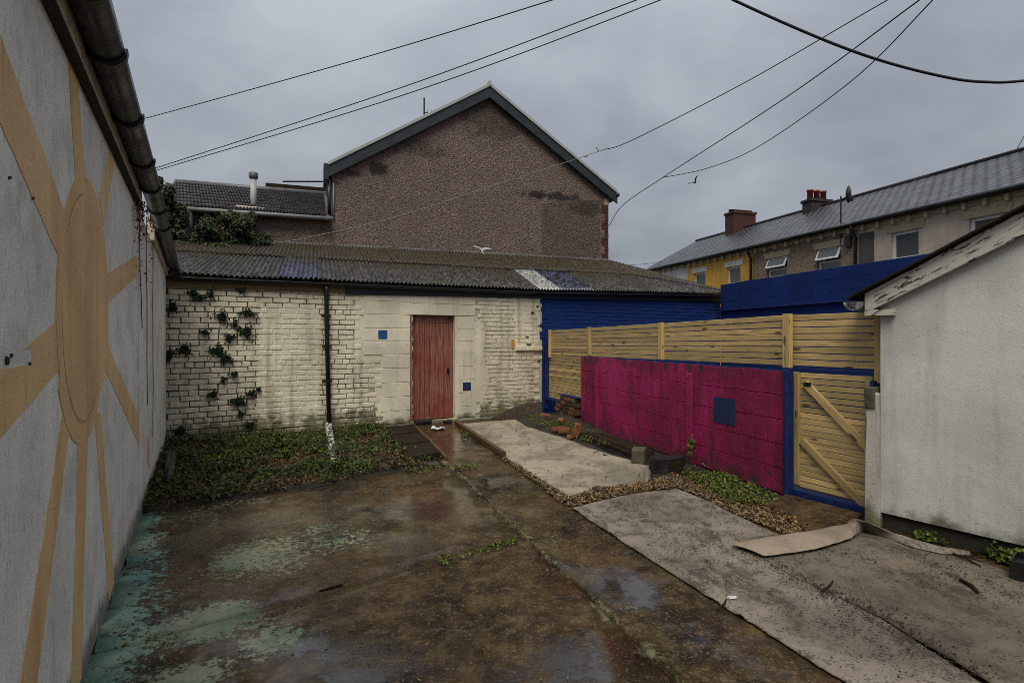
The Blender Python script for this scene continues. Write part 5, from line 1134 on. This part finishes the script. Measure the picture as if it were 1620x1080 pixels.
# big ivy on the annexe wall and roof
t = thing('ivy_bush', 'big dark ivy bush spilling over the outbuilding roof behind the left wall', 'ivy', GF.w(-2.6, -.5, 3.6))
P = []; Nn = []; Sz = []; Tn = []; o0 = Vector(t.location)
cl = [(275, 385, 26, 22, .9), (281, 345, 14, 26, .8), (405, 378, 20, 14, .6), (262, 330, 14, 32, .8), (330, 372, 34, 26, .9), (365, 385, 28, 18, .9), (345, 352, 26, 16, .5), (385, 362, 22, 18, .5), (268, 302, 8, 12, .7), (395, 388, 20, 9, .7), (310, 395, 50, 10, 1.0), (250, 395, 22, 22, .9), (372, 345, 14, 10, .3)]
for (px, py, rx, ry, dep) in cl:
    n = int(rx * ry * 5.5); d = 12.3 + (px - 300) * .005 - dep * .7
    subs = [(random.gauss(0, .55), random.gauss(0, .4), random.gauss(0, .55), random.uniform(.25, .6)) for _ in range(9)]
    for i in range(n):
        v = rng.normal(size=3); v /= np.linalg.norm(v); sb = random.choice(subs); r_ = sb[3] * random.random() ** .5 * random.uniform(.8, 1.35)
        p = at(px + rx * (sb[0] + v[0] * r_), py + ry * (sb[2] + v[2] * r_), d + .42 * (sb[1] + v[1] * r_)); P.append((p[0] - o0.x, p[1] - o0.y, p[2] - o0.z)); Nn.append((v[0] * .7 + random.gauss(0, .5), v[1] * .7 - .3 + random.gauss(0, .5), -v[2] * .5 + .6 + random.gauss(0, .4))); Sz.append(random.uniform(.03, .08)); Tn.append(min(1, max(0, random.gauss(.45 - .25 * v[2], .25))))
leafmesh('foliage', P, Nn, Sz, Tn, M['ivy'], t)
st_ = MB()
for i in range(16):
    a = at(random.uniform(262, 380), random.uniform(385, 400), 12.1); b = at(random.uniform(258, 390), random.uniform(315, 365), 12.4); c = [(a[k] + b[k]) / 2 + random.uniform(-.15, .15) for k in range(3)]
    st_.tube([[q[k] - o0[k] for k in range(3)] for q in (a, c, b)], [.02, .014, .006], 5)
for (px, py) in ((262, 285), (258, 292), (268, 288), (420, 378)): 
    a, b = at(px + 4, py + 25, 12.2), at(px, py, 12.2); st_.tube([[q[k] - o0[k] for k in range(3)] for q in (a, b)], [.008, .004], 5)
st_.build('stems', M['rust'], t)
# dead vine on the broken part of the left wall
t = fthing('dead_vine', LW, 'rusty dead creeper hanging on the far broken end of the left wall', 'creeper')
P = []; Nn = []; Sz = []
for i in range(420):
    px = random.choice((218, 221, 234, 238)) + random.gauss(0, 1.5); py = 318 + abs(random.gauss(0, 26)) if random.random() < .85 else 330 + random.random() * 130; x, zq = LW.hit(px, py, -.03)
    if zq > ltop(x) + .12: continue
    P.append((x, -.012 - random.random() * .05, zq)); Nn.append((random.gauss(0, .5), -1, random.gauss(0, .5))); Sz.append(random.uniform(.012, .03))
leafmesh('dry_leaves', P, Nn, Sz, [random.random() for _ in P], M['rustleaf'], t)
sv = MB()
for (p0, p1) in (((217, 330), (222, 520)), ((229, 345), (231, 640)), ((240, 350), (240, 690))):
    A = [LW.hit(p0[0] + (p1[0] - p0[0]) * k / 8 + random.uniform(-.6, .6), p0[1] + (p1[1] - p0[1]) * k / 8) for k in range(9)]; sv.tube([(x, -.012, z) for x, z in A], .004, 5)
sv.build('stems', M['rust'], t)

# ------------------------------------------------------------------ overhead cables and birds
def cable(pts, r_, label, m='cable', name='overhead_cable'):
    P = [Vector(at(*p)) for p in pts]; Q = []
    n = len(P)
    for i in range(n - 1):
        p0, p1, p2, p3 = P[max(i - 1, 0)], P[i], P[i + 1], P[min(i + 2, n - 1)]
        for k in range(10):
            s = k / 10; Q.append(.5 * ((2 * p1) + (-p0 + p2) * s + (2 * p0 - 5 * p1 + 4 * p2 - p3) * s * s + (-p0 + 3 * p1 - 3 * p2 + p3) * s ** 3))
    Q.append(P[-1]); tag(MB().tube(Q, r_, 6).build(name, M[m], None, True), label, 'cable', 'cables crossing the sky')
cable([(100, 219, 16), (220, 190, 15), (560, 96, 12), (875, 0, 10), (1300, -135, 8)], .010, 'highest cable across the sky left of the gable apex')
cable([(100, 313, 16), (243, 267, 15), (620, 144, 12), (1008, 0, 10), (1400, -150, 8)], .010, 'middle of the three cables above the gable')
cable([(100, 312, 16.2), (243, 271, 15.2), (640, 150, 12.2), (1046, 0, 10.2), (1440, -160, 8.2)], .010, 'lowest of the three cables above the gable')
cable([(1000, -80, 7), (1160, 0, 7), (1300, 62, 7), (1400, 98, 7), (1500, 123, 7), (1560, 130, 7), (1620, 128, 7), (1760, 110, 7)], .017, 'thick black cable sagging across the upper right sky')
cable([(1560, -80, 8), (1405, 0, 9), (1180, 130, 11), (1000, 222, 12.6), (955, 237, 13)], .009, 'cable running from the upper right down to the gable verge')
cable([(955, 237, 13), (880, 262, 13.1), (760, 300, 12.9), (620, 345, 12.6), (480, 377, 12.2), (425, 385, 12.1)], .008, 'thin pale cable drooping across the gable wall to the ivy', 'palecable')
cable([(1560, -75, 9), (1455, 0, 10), (1250, 150, 14), (1050, 280, 19), (985, 325, 22), (964, 357, 23)], .013, 'cable running down the sky to behind the right gable corner')
cable([(1540, -70, 9), (1476, 0, 10), (1345, 130, 13), (1200, 232, 17), (1120, 266, 18.5), (1048, 281, 19)], .012, 'curved branch cable joining another above the flying bird')
cable([(1640, 185, 16), (1620, 216, 17), (1591, 268, 18.5), (1560, 318, 17)], .010, 'short cable rising from the terrace roof at the right edge')
cable([(985, 420, 30), (1025, 417, 31), (1060, 412, 33)], .012, 'faint far cable low above the outbuilding roof')
x = MB().tube([at(930, 247, 12.99), at(924, 249, 13)], .01, 5).tube([at(948, 240, 12.98), at(943, 233, 12.98)], .008, 5); tag(x.build('cable_clamp', M['cable']), 'small clamp with a loose tail on the cable by the gable verge', 'clamp')
def bird(name, p, ang, roll, span, label, m, up=.35, sweep=.1, tilt=10):
    s = span; mb_ = MB(); rings = []
    for (y, r_, z) in ((-.26, .004, 0), (-.20, .03, 0), (-.08, .055, -.004), (.05, .06, -.006), (.14, .045, .004), (.19, .036, .012), (.235, .032, .014), (.265, .012, .008), (.30, .003, .004)):
        rings.append([(r_ * s * math.cos(q), y * s * .75, z * s + r_ * s * math.sin(q)) for q in [2 * math.pi * k / 10 for k in range(11)]])
    mb_.grid(rings)
    for sg_ in (-1, 1):
        for (dz, flip) in ((.006, 0), (-.006, 1)):
            W = [[(sg_ * s * x, s * (.07 + c * w_ - sweep * x), s * (zz_ + dz * (1 - x))) for c in (-.5, .2, .5)] for (x, w_, zz_) in ((.03, .20, .01), (.18, .19, up * .22), (.34, .13, up * .30), (.5, .02, up * .28))]
            mb_.grid(W)
    T = [[(x * s, y * s, .0) for x in (-w_, 0, w_)] for (y, w_) in ((-.16, .02), (-.30, .07))]; mb_.grid(T)
    o = mb_.build(name, m, None, True, loc=p, rot=(R(tilt), roll, ang)); return tag(o, label, 'bird')
bird('gull', at(762, 396, 13.6), R(25), R(4), .52, 'grey-white bird with spread wings just above the outbuilding roof', M['feather'], .45, tilt=38)
bird('flying_bird', at(1099, 289, 20), R(-55), R(-28), .5, 'small dark bird flying in the sky right of the gable', M['darkfeather'], .9)
